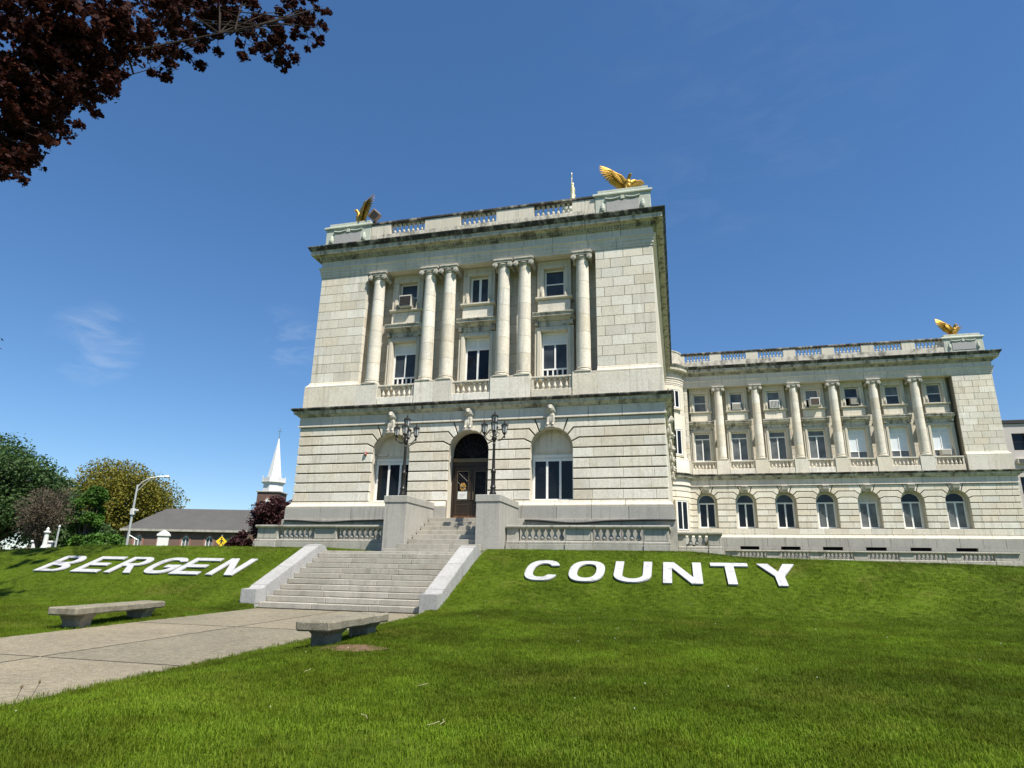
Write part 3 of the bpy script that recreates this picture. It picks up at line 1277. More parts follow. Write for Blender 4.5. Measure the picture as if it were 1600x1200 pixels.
def frame_window(name, loc, w, z0, z1, xm, zm, fw, panes, frame='white_paint', d=.07, deep=.0, mw=None):
    """rectangular window: outer frame, mullions (x list), transoms (z list); panes cell materials by [row][col]"""
    mw = mw or fw
    m = MB()
    m.box(-w, -w + fw, -d, .02, z0, z1)
    m.box(w - fw, w, -d, .02, z0, z1)
    m.box(-w + fw, w - fw, -d, .02, z0, z0 + fw)
    m.box(-w + fw, w - fw, -d, .02, z1 - fw, z1)
    for z in zm:
        m.box(-w + fw, w - fw, -d + .01, .015, z - mw / 2, z + mw / 2)
    zz = [z0 + fw - mw / 2] + list(zm) + [z1 - fw + mw / 2]
    for r in range(len(zz) - 1):
        for x in xm[r]:
            m.box(x - mw / 2, x + mw / 2, -d + .015, .012, zz[r] + mw / 2, zz[r + 1] - mw / 2)
    o = obj(name, m, frame, CH, loc)
    for r in range(len(zz) - 1):
        xx = [-w + fw - mw / 2] + list(xm[r]) + [w - fw + mw / 2]
        for c in range(len(xx) - 1):
            q = MB()
            q.box(xx[c] + mw / 2, xx[c + 1] - mw / 2, -.018, -.006, zz[r] + mw / 2, zz[r + 1] - mw / 2)
            mt = panes[r][min(c, len(panes[r]) - 1)]
            obj('pane' if not mt.startswith('panel') else 'panel', q, mt, o)
    return o


def upper_bay(xc, y, third, second):
    yy = y + RY
    for nm, fn, mt in (('window_surround', surround_mesh, 'limestone_trim'), ('window_sill', sill_mesh, 'limestone_trim'), ('window_apron', apron_mesh, 'limestone'),
                       ('window_hood', hood_mesh, 'limestone_cornice'), ('window_casing', casing_mesh, 'limestone_trim')):
        obj(nm, shared(nm, fn), mt, CH, (xc, yy, 0))
    third(xc, yy + .2)
    second(xc, yy + .22)


def t_double(g1='glass_blue', g2='glass_blue'):
    return lambda x, y: frame_window('window', (x, y, 0), .57, 13.93, 15.64, [[], []], [14.78], .075, [[g2], [g1]], mw=.06)


def t_twin(g='glass_blue'):
    return lambda x, y: frame_window('window', (x, y, 0), .57, 13.93, 15.64, [[0]], [], .10, [[g]], mw=.14)


def t_ac(g='glass_blue'):
    return lambda x, y: frame_window('window', (x, y, 0), .57, 13.93, 15.64, [[], []], [14.74], .075, [['dark_inside'], [g]], mw=.07)


def s_panel(g='glass_grey', vents=True):
    if vents:
        return lambda x, y: frame_window('window', (x, y, 0), .73, 9.20, 11.84, [[-.42, -.12, .12, .42], [0], []], [9.72, 11.18], .085, [['glass_dark'], [g], ['panel_white']], mw=.085)
    return lambda x, y: frame_window('window', (x, y, 0), .73, 9.20, 11.84, [[0], [0]], [11.18], .085, [[g], ['panel_white']], mw=.12)


def s_tall(g='glass_grey', gt=None):
    return lambda x, y: frame_window('window', (x, y, 0), .73, 9.20, 11.84, [[0], []], [11.28], .09, [[g], [gt or g]], mw=.10)


def s_blind():
    return lambda x, y: frame_window('window', (x, y, 0), .73, 9.20, 11.84, [[0], [0], [0]], [9.78, 11.28], .07, [['glass_grey'], ['blind'], ['blind']], mw=.07)


upper_bay(AX[0], 0, t_ac(), s_panel('glass_blue'))
upper_bay(AX[1], 0, t_twin(), s_panel('glass_dark', False))
upper_bay(AX[2], 0, t_double(), s_panel('glass_blue'))
for i, xc in enumerate(AW):
    th = [t_double('glass_grey', 'glass_grey'), t_ac('glass_grey'), t_ac('glass_grey'), t_ac('glass_grey'), t_ac('glass_blue'), t_double('glass_grey', 'glass_blue'), t_double('glass_grey', 'glass_blue')][i]
    if i == 5:
        th = t_double('glass_grey', 'glass_blue')
    se = s_tall('glass_grey') if i < 4 else s_blind()
    upper_bay(xc, YW, th, se)

# arched openings ---------------------------------------------------------
def lunette(r, z0, zs, y, t=.05, n=12):
    p = [(-r, z0), (r, z0)]
    if zs > z0:
        p.append((r, zs))
    p += [(r * math.cos(math.pi * k / n), zs + r * math.sin(math.pi * k / n)) for k in range(1, n)]
    if zs > z0:
        p.append((-r, zs))
    else:
        p = [(r * math.cos(math.pi * k / n), zs + r * math.sin(math.pi * k / n)) for k in range(0, n + 1)]
    return p


for xc in (AX[0], AX[2]):
    # blind stone lunette over a three-light window
    pts = lunette(1.105, 4.90, 5.12, 0)
    m = MB().prism(pts, 0, .08)
    obj('blind_lunette', m, 'limestone_trim', CH, (xc, .50, 0))
    ins = offset_poly(pts, [.16] * len(pts))
    m = MB()
    m.prism(ins, 0, .03, .01)
    obj('lunette_panel', m, 'limestone_frieze', CH, (xc, .475, 0))
    frame_window('window', (xc, .56, 0), 1.105, 2.50, 4.895, [[-.345, .345], []], [4.62], .12, [['glass_dark'], ['panel_white']], mw=.11)
    m = MB()
    m.cbox(xc - 1.09, xc + 1.09, .02, .48, 2.47, 2.53, .012)
    obj('window_sill', m, 'limestone_trim', CH)


def arc_frame(r, zs, w, d, n=14):
    vs = []
    for k in range(n + 1):
        a = math.pi * k / n
        for rr, yy in ((r, -d), (r - w, -d), (r - w, .01), (r, .01)):
            vs.append((rr * math.cos(a), yy, zs + rr * math.sin(a)))
    fs = []
    for k in range(n):
        for j in range(4):
            fs.append((k * 4 + j, k * 4 + (j + 1) % 4, (k + 1) * 4 + (j + 1) % 4, (k + 1) * 4 + j))
    return vs, fs


for i, xc in enumerate(AW):
    # inner architrave ring then sash
    g = ['glass_dark', 'glass_dark', 'glass_dark', 'glass_grey', 'glass_grey', 'glass_grey', 'glass_grey'][i]
    gl = ['glass_blue', 'glass_blue', 'glass_blue', 'glass_blue', 'panel_lun', 'glass_dark', 'glass_dark'][i]
    m = MB()
    vs, fs = arc_frame(.875, 5.30, .14, .12)
    m.add(vs, fs)
    m.box(-.875, -.735, -.12, .01, ZB + HC + .005, 5.30)
    m.box(.735, .875, -.12, .01, ZB + HC + .005, 5.30)
    obj('arch_casing', m, 'limestone_trim', CH, (xc, YW + .42, 0))
    o = frame_window('window', (xc, YW + .50, 0), .735, ZB + HC + .03, 5.28, [[0]], [], .12, [[g]], mw=.13)
    q = MB().prism(lunette(.70, 5.30, 5.30, 0), -.02, 0)
    obj('lunette_pane', q, 'limestone_frieze' if gl == 'panel_lun' else gl, o)
    q = MB()
    vs, fs = arc_frame(.74, 5.285, .05, .06)
    q.add(vs, fs)
    obj('lunette_frame', q, 'white_paint', o)
    # plain scrolled keystone
    m = MB()
    m.run([(.0, 6.08), (.16, 6.12), (.20, 6.22), (.30, 6.34), (.34, 6.52), (.34, 6.60), (.38, 6.62), (.38, 6.695)], -.22, .22, 0)
    m.v = [(a * (1 + (c - 6.1) * .25), b, c) for a, b, c in m.v]
    obj('scrolled_keystone', m, 'lion_stone', CH, (xc, YW + LY + .02, 0))

# lion keystones on the pavilion
def lion_mesh():
    bm = bmesh.new()
    ball(bm, (0, .06, .62), (.25, .24, .40))                      # chest / mane
    ball(bm, (0, .0, .30), (.22, .20, .32))
    ball(bm, (0, -.06, .92), (.25, .24, .27))                    # head and mane
    ball(bm, (0, -.19, .98), (.16, .14, .16))
    ball(bm, (0, -.27, .90), (.10, .13, .085))                   # muzzle
    ball(bm, (0, -.33, .935), (.045, .04, .03))                  # nose
    ball(bm, (0, -.24, .80), (.075, .09, .045))                  # jaw
    for s in (-1, 1):
        ball(bm, (s * .10, -.25, 1.03), (.05, .05, .03))         # brow
        ball(bm, (s * .17, -.08, 1.12), (.055, .05, .06))        # ear
        ball(bm, (s * .22, -.02, .84), (.09, .14, .2))
        chain(bm, [(s * .14, -.10, .55, .085), (s * .14, -.16, .16, .07), (s * .14, -.20, .08, .075)], 5)
        ball(bm, (s * .14, -.23, .06), (.075, .10, .05))
    return fuse(bm, .02, 'lion', 0)


LION = lion_mesh()
for xc in AX:
    o = obj('lion_keystone', LION, 'lion_stone', CH, (xc, LY - .06, 6.24))
    o['label'] = 'carved seated lion keystone'
    m = MB()
    m.cbox(xc - .25, xc + .25, LY - .34, LY + .02, 6.14, 6.26, .02)
    obj('lion_ledge', m, 'lion_stone', CH)
for k in range(5):
    o = obj('lion_keystone', LION, 'lion_stone', CH, (10.26, 3.2 + k * 4.4, 6.24), math.pi / 2)

# entrance -----------------------------------------------------------------
DY = .62
m = MB()
m.box(-1.1, -.98, DY - .08, DY + .06, 1.58, 4.62)
m.box(.98, 1.1, DY - .08, DY + .06, 1.58, 4.62)
m.box(-.98, .98, DY - .08, DY + .06, 4.42, 4.62)
obj('door_frame', m, 'bronze', CH)
m = MB()
m.cbox(-1.1, 1.1, DY - .14, DY + .06, 4.63, 4.83, .02)
obj('door_transom', m, 'bronze_trim', CH)
# lunette grille
lg = MB().prism([(1.10 * math.cos(math.pi * k / 14), 5.12 + 1.10 * math.sin(math.pi * k / 14)) for k in range(15)] + [(-1.1, 4.835), (1.1, 4.835)], DY + .05, DY + .08)
lun = obj('lunette_glazing', lg, 'door_glass', CH)
gm = MB()
for k in range(1, 10):
    a = math.pi * k / 10
    gm.tube([(0, DY + .02, 4.86), (1.08 * math.cos(a), DY + .02, 5.06 + 1.0 * math.sin(a))], .014, 5)
for rr in (.35, .7):
    gm.tube([(rr * math.cos(math.pi * k / 12), DY + .015, 4.95 + rr * math.sin(math.pi * k / 12)) for k in range(13)], .014, 5)
obj('grille', gm, 'iron', lun)
for s in (-1, 1):
    x0, x1 = sorted((s * .01, s * .975))
    gx0, gx1 = x0 + .19, x1 - .19
    m = MB()
    m.plate([(x0, 1.60), (x1, 1.60), (x1, 4.41), (x0, 4.41)], [[(gx0, 2.62), (gx1, 2.62), (gx1, 4.12), (gx0, 4.12)]], DY - .03, DY + .03)
    d = obj('door', m, 'bronze', CH)
    q = MB()
    q.box(gx0, gx1, DY + .0, DY + .012, 2.62, 4.12)
    obj('door_pane', q, 'door_glass', d)
    q = MB()
    for a, b, c, e in ((gx0 - .03, gx0, 2.59, 4.15), (gx1, gx1 + .03, 2.59, 4.15), (gx0, gx1, 4.12, 4.15), (gx0, gx1, 2.59, 2.62)):
        q.box(a, b, DY - .05, DY - .03, c, e)
    for a, b, c, e in ((gx0 - .06, gx0 - .04, 1.88, 2.38), (gx1 + .04, gx1 + .06, 1.88, 2.38), (gx0 - .04, gx1 + .04, 2.36, 2.38), (gx0 - .04, gx1 + .04, 1.88, 1.90)):
        q.box(a, b, DY - .045, DY - .03, c, e)
    obj('door_moulding', q, 'bronze_trim', d)
    q = MB()
    cx = (gx0 + gx1) / 2
    for cz, hh in ((3.83, .26), (3.30, .26), (2.86, .2)):
        for ax, az in ((1, 1), (1, -1), (0, 1), (1, 0)):
            w = (gx1 - gx0) / 2 - .01
            q.tube([(cx - w * ax, DY - .012, cz - hh * az), (cx + w * ax, DY - .012, cz + hh * az)], .011, 5)
    obj('door_grille', q, 'iron', d)
    q = MB()
    q.box(x0 + .02, x1 - .02, DY - .042, DY - .03, 1.62, 1.80)
    obj('kick_plate', q, 'copper_kick', d)
    q = MB()
    hx = -s * 0 + (x1 - .09 if s < 0 else x0 + .09)
    q.box(hx - .055, hx + .055, DY - .06, DY - .03, 2.62, 3.05)
    obj('push_plate', q, 'bronze_trim', d)
note = thing('paper_notice', 'white paper notice taped inside the left leaf of the bronze door', 'notice', (-.49, DY - .03, 2.66))
q = MB()
q.box(-.26, .26, -.02, -.012, 0, .40)
obj('sheet', q, 'paper', note)
q = MB()
for k in range(3):
    q.box(-.17, .17 - .06 * k, -.025, -.021, .25 - .07 * k, .275 - .07 * k)
obj('print_line', q, 'paper_grey', note)
st = tag(obj('amber_sticker', MB().prism([(.18 * math.cos(k * math.pi / 4 + .39), .22 * math.sin(k * math.pi / 4 + .39)) for k in range(8)], 0, .006), 'sticker_amber', None, (-.49, DY - .006, 3.32)),
         'amber octagonal sticker on the glass of the left bronze door', 'sticker')

# columns --------------------------------------------------------------------
def column(xc, y, k=1.0):
    zb, zt = 9.15, 16.155
    rb, rt_ = .385 * k, .33 * k

    def base():
        m = MB()
        m.box(-.43 * k, .43 * k, -.43 * k, .43 * k, 0, .05)
        m.lathe([(.425 * k, .05), (.435 * k, .09), (.425 * k, .13), (.395 * k, .15), (.385 * k, .18), (.405 * k, .20), (.412 * k, .225), (.4 * k, .25), (.386 * k, .27)], seg=24)
        m.lathe([(rb - .014, .26), (rb - .016, 2.4), (rt_ - .014, 6.5)], seg=16)
        return m.mesh('column', smooth=40)

    c = obj('column', shared(('colbase', k), base), 'limestone_trim', CH, (xc, y, zb))
    cuts = [.275, 1.25, 2.25, 3.25, 4.2, 5.2, 6.2, 6.52]
    for i in range(7):
        def drum(i=i):
            def rad(z):
                t = max(0, (z - 2.0) / 4.5)
                return rb + (rt_ - rb) * t * (1.0 + .0 * t)
            a, b = cuts[i] + .004, cuts[i + 1] - .004
            m = MB()
            m.lathe([(rad(a) - .008, a), (rad(a), a + .012), (rad((a + b) / 2), (a + b) / 2), (rad(b), b - .012), (rad(b) - .008, b)], seg=24)
            return m.mesh('drum', smooth=22)
        obj('drum', shared(('drum', k, i), drum), 'limestone', c)

    def cap():
        m = MB()
        z = 6.52
        m.lathe([(rt_ + .005, z), (rt_ + .03, z + .02), (rt_ + .03, z + .05), (rt_ + .01, z + .06), (rt_ + .09, z + .17), (rt_ + .05, z + .23)], seg=20)
        w = .50 * k
        m.cbox(-w, w, -.41 * k, .41 * k, z + .24, z + .36, .02)
        m.cbox(-w - .05, w + .05, -.45 * k, .45 * k, z + .361, z + .475, .025)
        for s in (-1, 1):
            cx = s * .44 * k
            m.lathe([(.155 * k, -.42 * k), (.155 * k, -.38 * k), (.12 * k, -.30 * k), (.10 * k, 0), (.12 * k, .30 * k), (.155 * k, .42 * k)], cx, 0, z + .12, 14, 'y')
            m.lathe([(.115 * k, -.435 * k), (.115 * k, -.40 * k)], cx, 0, z + .12, 14, 'y')
            m.lathe([(.05 * k, -.455 * k), (.05 * k, -.42 * k)], cx, 0, z + .12, 10, 'y')
        return m.mesh('capital', smooth=35)

    obj('capital', shared(('cap', k), cap), 'lion_stone', c)
    return c


for x in (-6.14, -2.85, -1.63, 1.63, 2.85, 6.14):
    column(x, .2)
for i in range(6):
    column(XC0 + i * BAY, YW + .2)

# parapet -----------------------------------------------------------------------
def pedblock(x0, x1, y, z0, z1, mat, part, cap=True, panel=False, name='parapet_pedestal'):
    m = MB()
    m.cbox(x0, x1, y, y + .4, z0, z1, .012)
    return obj(name, m, mat, part)


def parapet(panels, peds, y, x0, x1, nm):
    m = MB()
    m.cbox(x0, x1, y - .02, y + .42, 18.1, 18.74, .015)
    p = obj('parapet_balustrade', m, 'limestone_cornice', CH)
    for a, b in peds:
        pedblock(a, b, y, 18.743, 19.45, 'limestone_trim', p)
    for a, b in panels:
        balusters(p, a + .06, b - .06, 7, y + .2, 18.743, 19.447, .95)
    xs = [x0] + [0.5 * (a + b) for a, b in peds][1:-1] + [x1]
    for a, b in zip(xs[:-1], xs[1:]):
        q = MB()
        q.run([(.02, 19.452), (.06, 19.50), (.06, 19.60), (.0, 19.645)], a + .004, b - .004, y)
        q.box(a + .004, b - .004, y + .28, y + .46, 19.452, 19.62)
        obj('coping', q, 'limestone_black', p)
    return p


parapet([(-5.6, -3.4), (-1.08, 1.1), (3.4, 5.6)], [(-6.93, -6.35), (-6.34, -5.62), (-3.38, -2.3), (-2.29, -1.1), (1.12, 2.45), (2.46, 3.38), (5.62, 6.34), (6.35, 6.93)], .0, -6.94, 6.94, 'pavilion')
pw, pp = [], [(11.4, 11.96)]
for i, xc in enumerate(AW):
    pw.append((xc - 1.1, xc + 1.1))
    if i < 6:
        pp.append((xc + 1.12, xc + BAY - 1.12))
pp.append((AW[6] + 1.12, 34.2))
parapet(pw, pp, YW, 11.4, 34.2, 'wing')


def attic(x0, x1, y, dp):
    m = MB()
    m.cbox(x0, x1, y - .05, y + dp, 18.08, 19.46, .015)
    o = obj('attic_block', m, 'patina_stone', CH)
    q = MB()
    q.run([(.05, 19.462), (.14, 19.52), (.14, 19.60), (.06, 19.68)], x0, x1, y, True, True)
    q.box(x0, x1, y + .3, y + dp, 19.462, 19.675)
    q.cbox(x0 + .12, x1 - .12, y + .05, y + dp - .1, 19.682, 19.93, .015)
    obj('attic_cap', q, 'patina_stone', o)
    c = (x0 + x1) / 2
    q = MB()
    w = (x1 - x0) / 2
    q.cbox(c - w + .62, c + w - .62, y - .085, y - .045, 18.42, 19.12, .015)
    obj('attic_panel', q, 'granite_white', o)
    q = MB()
    for s in (-1, 1):
        q.tube([(c + s * (.16 + .1 * k), y - .10, 19.30 - .07 * math.sin(math.pi * k / 8)) for k in range(9)], .05, 6)
        q.lathe([(.10, 0), (.13, .12), (.10, .34), (.04, .5)], c + s * (w - .42), y - .07, 18.55, 8)
    q.cbox(c - .11, c + .11, y - .13, y - .05, 19.16, 19.40, .02)
    obj('garland', q, 'patina_stone', o)


attic(-10.0, -6.95, .0, 2.2)
attic(6.95, 10.0, .0, 2.2)
attic(34.2, 37.25, YW, 2.2)
# roofs, rear parapet along the sides
m = MB()
m.box(-9.9, 9.9, .5, 42, 18.05, 18.2)
m.box(11.4, 37.3, YW + .5, YW + 14, 18.05, 18.2)
m.box(-9.9, 11.3, 29.6, 43, 17.2, 18.19)
obj('roof', m, 'granite_base', CH)
m = MB()
m.cbox(9.6, 10.0, 2.25, 27, 18.1, 19.6, .02)
m.cbox(-10.0, -9.6, 2.25, 27, 18.1, 19.6, .02)
obj('side_parapet', m, 'limestone_trim', CH)
m = MB()
m.box(-9.9, 9.3, 29.2, 43, -.5, 17.9)
m.box(9.2, 11.55, 29.7, 43, -.5, 17.9)
obj('wall_core', m, 'limestone_trim', CH)

# rounded bay in the corner between pavilion and wing ---------------------------------
RC = (9.35, 29.55, 2.35)


def roundbay(prof, mat, name, r=RC[2], a0=-95, a1=-12, n=16):
    vs = []
    for k in range(n + 1):
        a = math.radians(a0 + (a1 - a0) * k / n)
        for p, z in prof:
            vs.append((RC[0] + (r + p) * math.cos(a), RC[1] + (r + p) * math.sin(a), z))
        vs.append((RC[0] + (r - .3) * math.cos(a), RC[1] + (r - .3) * math.sin(a), prof[-1][1]))
        vs.append((RC[0] + (r - .3) * math.cos(a), RC[1] + (r - .3) * math.sin(a), prof[0][1]))
    K = len(prof) + 2
    fs = []
    for k in range(n):
        for j in range(K):
            i = (j + 1) % K
            fs.append((k * K + j, k * K + i, (k + 1) * K + i, (k + 1) * K + j))
    fs.append(tuple(range(K)))
    fs.append(tuple(reversed(range(n * K, n * K + K))))
    me = MB().add(vs, fs).mesh(name, smooth=40)
    return obj(name, me, mat, CH)


hk = (16.16 - 9.43) / 12
for k in range(12):
    roundbay([(0, 9.43 + k * hk + .007), (0, 9.43 + (k + 1) * hk - .007)], 'limestone', 'curved_course')
for k in range(NC):
    roundbay([(.17, ZB + k * HC + .03), (.2, ZB + k * HC + .045), (.2, ZB + (k + 1) * HC - .045), (.17, ZB + (k + 1) * HC - .03)], 'limestone', 'curved_course')
for pf, mt, nm in ((P_BASE, 'granite', 'curved_base'), (P_MOULD, 'limestone_trim', 'curved_mould'), (P_FRZ, 'limestone_frieze', 'curved_frieze'), (P_LC, 'limestone_cornice', 'curved_cornice'),
                   (P_LCT, 'limestone_black', 'curved_cornice'), (P_PL, 'limestone', 'curved_plinth'), (P_PLM, 'limestone_trim', 'curved_mould'), (P_AR, 'limestone_frieze', 'curved_architrave'),
                   (P_FR, 'limestone_frieze', 'curved_frieze'), ([(.06, 17.25), (.25, 17.3), (.25, 17.44)], 'limestone_cornice', 'curved_mould'), (P_CO, 'limestone_trim', 'curved_cornice'), (P_CY, 'limestone_cornice', 'curved_cornice'),
                   ([(-.02, 18.1), (-.02, 19.45), (.04, 19.5), (.04, 19.6)], 'limestone_cornice', 'curved_parapet'), ([(.1, -.5), (.1, 1.5)], 'granite_base', 'curved_base'),
                   ([(-.25, 2.4), (-.25, 18.0)], 'mortar', 'curved_core')):
    roundbay(pf, mt, nm)
for z0, z1, w in ((13.93, 15.64, .5), (9.5, 11.84, .55), (2.75, 5.3, .6)):
    a = math.radians(-52)
    rr = RC[2] + (.2 if z0 < 5 else 0)
    o = frame_window('bay_window', (RC[0] + (rr + .03) * math.cos(a), RC[1] + (rr + .03) * math.sin(a), 0), w, z0, z1, [[0]], [], .09, [['glass_dark']], mw=.1)
    o.rotation_euler = (0, 0, a + math.pi / 2)
    q = MB()
    for s in (-1, 1):
        x0, x1 = sorted((s * w, s * (w + .16)))
        q.cbox(x0, x1, -.10, .25, z0 - .06, z1 + .1, .015)
    q.cbox(-w - .2, w + .2, -.14, .25, z0 - .2, z0 - .065, .015)
    q.cbox(-w, w, -.10, .25, z1 + .005, z1 + .1, .015)
    obj('window_casing', q, 'limestone_trim', o)

# low annex behind the wing
AN = thing('annex_building', 'plain grey stone annex with flat dark roof edge behind the wing at far right', 'building', (52, 49, -.5))
wins = [(-6.75 + 3.4 * k, z) for k in range(4) for z in (3.1, 7.9, 12.43)]
wholes = [[(x - .62, z), (x + .62, z), (x + .62, z + 1.77), (x - .62, z + 1.77)] for x, z in wins]
m = MB()
m.plate([(-14, 0), (9, 0), (9, 15.2), (-14, 15.2)], wholes, -5, -4.4)
m.box(-14, 9, -4.39, 9, 0, 15.2)
obj('wall', m, 'annex_stone', AN)
m = MB()
m.cbox(-14.1, 9.1, -5.15, 9, 15.22, 15.62, .03)
obj('roof_edge', m, 'sign_black', AN)
for x, z in wins:
    m = MB()
    m.box(-.62, .62, 0, .06, 0, .06)
    m.box(-.62, .62, 0, .06, 1.71, 1.77)
    m.box(-.62, -.56, 0, .06, .06, 1.71)
    m.box(.56, .62, 0, .06, .06, 1.71)
    m.box(-.56, .56, .005, .055, .86, .92)
    f = obj('window', m, 'bronze', AN, (x, -4.75, z))
    q = MB()
    q.box(-.56, .56, .03, .04, .06, 1.71)
    obj('pane', q, 'glass_dark', f)
m = MB()
m.cbox(-7.4, -6.2, -5.35, -4.7, 11.0, 11.55, .02)
acx = obj('window_unit', m, 'ac_beige', AN)
q = MB()
for k in range(6):
    q.box(-7.3, -6.3, -5.37, -5.352, 11.06 + .075 * k, 11.10 + .075 * k)
obj('louvre', q, 'louvre', acx)

# dome and statue, rising from the middle of the roofs behind the parapet
DM = (0.35, 31.5)
m = MB()
m.lathe([(7.2, 18.0), (7.2, 24.0), (7.6, 24.2), (7.6, 24.6), (7.0, 24.7)], DM[0], DM[1], 0, 24)
drm = obj('dome_drum', m, 'limestone', CH)
m = MB()
m.lathe([(6.9 * math.cos(t), 24.7 + 7.6 * math.sin(t)) for t in [k * math.pi / 2 / 9 for k in range(9)]] + [(1.3, 32.3)], DM[0], DM[1], 0, 28)
obj('dome', m.mesh('dome', smooth=40), 'copper_green', CH)
m = MB()
m.lathe([(1.3, 32.1), (1.3, 35.6), (1.7, 35.8), (1.7, 36.1), (.9, 37.0), (.55, 38.1), (.75, 38.3), (.75, 38.9)], DM[0], DM[1], 0, 16)
obj('lantern', m.mesh('lantern', smooth=40), 'limestone', CH)
bm = bmesh.new()
chain(bm, [(0, 0, .1, .58), (0, 0, 1.1, .50), (0, 0, 2.0, .42), (0, 0, 2.6, .46)], 8)
ball(bm, (0, 0, 2.75), (.52, .36, .3))
chain(bm, [(0, 0, 2.9, .16), (0, -.02, 3.2, .18)], 2)
ball(bm, (0, -.03, 3.3), (.22, .25, .29))
chain(bm, [(.42, 0, 2.75, .16), (.58, -.05, 2.2, .13), (.5, -.3, 1.9, .11)], 4)
chain(bm, [(-.42, 0, 2.8, .16), (-.6, -.05, 3.2, .13), (-.62, -.1, 3.7, .1), (-.6, -.1, 4.1, .1), (-.66, -.1, 4.45, .13), (-.62, -.1, 4.75, .04)], 5)
STT = tag(obj('statue', fuse(bm, .07, 'statue', 2), 'statue_gold', None, (DM[0] + .45, DM[1], 38.6), math.radians(78)), 'slender gilded statue with raised arm on the dome behind the front parapet', 'statue')
STT.scale = (.66, .66, .96)

# ------------------------------------------------------------------ gilded eagles
def feather_wing(side):
    """raised wing built from overlapping feathers"""
    m = MB()

    def plate_feather(p, d, n, L, w, t=.025):
        d = Vector(d).normalized()
        n = Vector(n).normalized()
        s = d.cross(n).normalized()
        p = Vector(p)
        prof = [(0, .7), (.25, 1.0), (.65, .95), (.88, .65), (1.0, .12)]
        vs = []
        for u, k in prof:
            c = p + d * (L * u) + n * (-.10 * L * u * u)
            for a, b in ((-1, -.2), (0, 1), (1, -.2), (0, -1)):
                vs.append(c + s * (w * k * a) + n * (t * b))
        fs = []
        for k in range(len(prof) - 1):
            for j in range(4):
                i = (j + 1) % 4
                fs.append((k * 4 + j, k * 4 + i, (k + 1) * 4 + i, (k + 1) * 4 + j))
        fs += [(0, 1, 2, 3), tuple(reversed(range(16, 20)))]
        m.add(vs, fs)

    S = side
    # wing arm in the local frame: x = sideways, y = back, z = up; the bird looks to -y
    arm = [(.22, .02, .88), (.62, .0, 1.20), (1.0, .06, 1.30), (1.42, .2, 1.62)]
    m.tube([(S * a, b, c) for a, b, c in arm], [.17, .14, .11, .05], 8)
    nn = (0, -1, .25)
    for k in range(9):                                    # primaries
        t = k / 8
        px, py, pz = .92 + .5 * t, .06 + .13 * t, 1.26 + .34 * t
        a = math.radians(-70 + 104 * t)
        plate_feather((S * px, py, pz), (S * math.cos(a), .48, math.sin(a)), nn, .95 - .25 * abs(t - .7), .13)
    for k in range(9):                                    # secondaries
        t = k / 8
        px, pz = .24 + .72 * t, .90 + .38 * t
        a = math.radians(-82 + 18 * t)
        plate_feather((S * px, .05, pz), (S * math.cos(a), .42, math.sin(a)), nn, .72 + .12 * t, .105)
    for k in range(11):                                   # coverts
        t = k / 10
        px, pz = .24 + 1.1 * t, .95 + .36 * t + .28 * max(0, t - .6)
        a = math.radians(-80 + 75 * t)
        plate_feather((S * px, -.03, pz), (S * math.cos(a), .12, math.sin(a)), nn, .40, .09, .03)
    return m.mesh('wing', smooth=40)


def eagle_body():
    bm = bmesh.new()
    ball(bm, (0, .02, .62), (.29, .33, .44), Matrix.Rotation(math.radians(-25), 3, 'X'))
    ball(bm, (0, -.10, .78), (.24, .26, .3))
    chain(bm, [(0, -.12, .95, .18), (0, -.22, 1.18, .125), (0, -.30, 1.30, .125)], 4)
    ball(bm, (0, -.33, 1.33), (.115, .16, .115))
    chain(bm, [(0, -.45, 1.32, .06), (0, -.54, 1.29, .045), (0, -.565, 1.22, .018)], 4, 8)
    for s in (-1, 1):
        chain(bm, [(s * .16, -.02, .45, .17), (s * .18, -.08, .22, .10), (s * .18, -.10, .08, .06)], 4)
        for dx in (-.09, 0, .09):
            chain(bm, [(s * .18, -.10, .06, .05), (s * .18 + dx, -.28, .03, .03)], 3, 8)
    chain(bm, [(0, .25, .42, .20), (0, .45, .16, .15), (0, .62, -.02, .09)], 4)
    ball(bm, (0, .02, .02), (.5, .42, .07))
    return fuse(bm, .03, 'eagle_body', 1)


EB, EWL, EWR = eagle_body(), feather_wing(-1), feather_wing(1)


def eagle(loc, rz, label, k=1.0):
    t = thing('eagle_statue', label, 'statue', loc, rz, 'gilded eagles on the roof corners')
    t.scale = (k, k, k)
    obj('body', EB, 'gold', t)
    obj('wing', EWL, 'gold', t)
    obj('wing', EWR, 'gold', t)
    return t


eagle((8.75, .55, 19.93), math.radians(42), 'gilded eagle spreading its wings on the right corner of the front pavilion', .76)
eagle((-8.1, .55, 19.93), math.radians(-52), 'gilded eagle seen edge-on on the left corner of the front pavilion', .76)
eagle((35.4, YW + .6, 19.93), math.radians(38), 'small-looking gilded eagle on the far corner of the right wing', .76)
fl = thing('floodlight', 'brown box floodlight on a bracket behind the left eagle', 'floodlight', (-7.05, .5, 19.93))
m = MB()
m.cbox(-.3, .3, -.22, .22, -.3, .3, .03)
b = obj('housing', m, 'ac_brown', fl, (0, 0, .55))
b.rotation_euler = (.3, .65, .5)
m = MB()
m.box(-.2, .2, -.24, -.222, -.2, .2)
obj('lens', m, 'sign_black', b)
m = MB()
m.tube([(0, 0, 0), (0, 0, .5)], .05, 8)
m.cbox(-.16, .16, -.16, .16, 0, .05, .01)
obj('bracket', m, 'iron', fl)

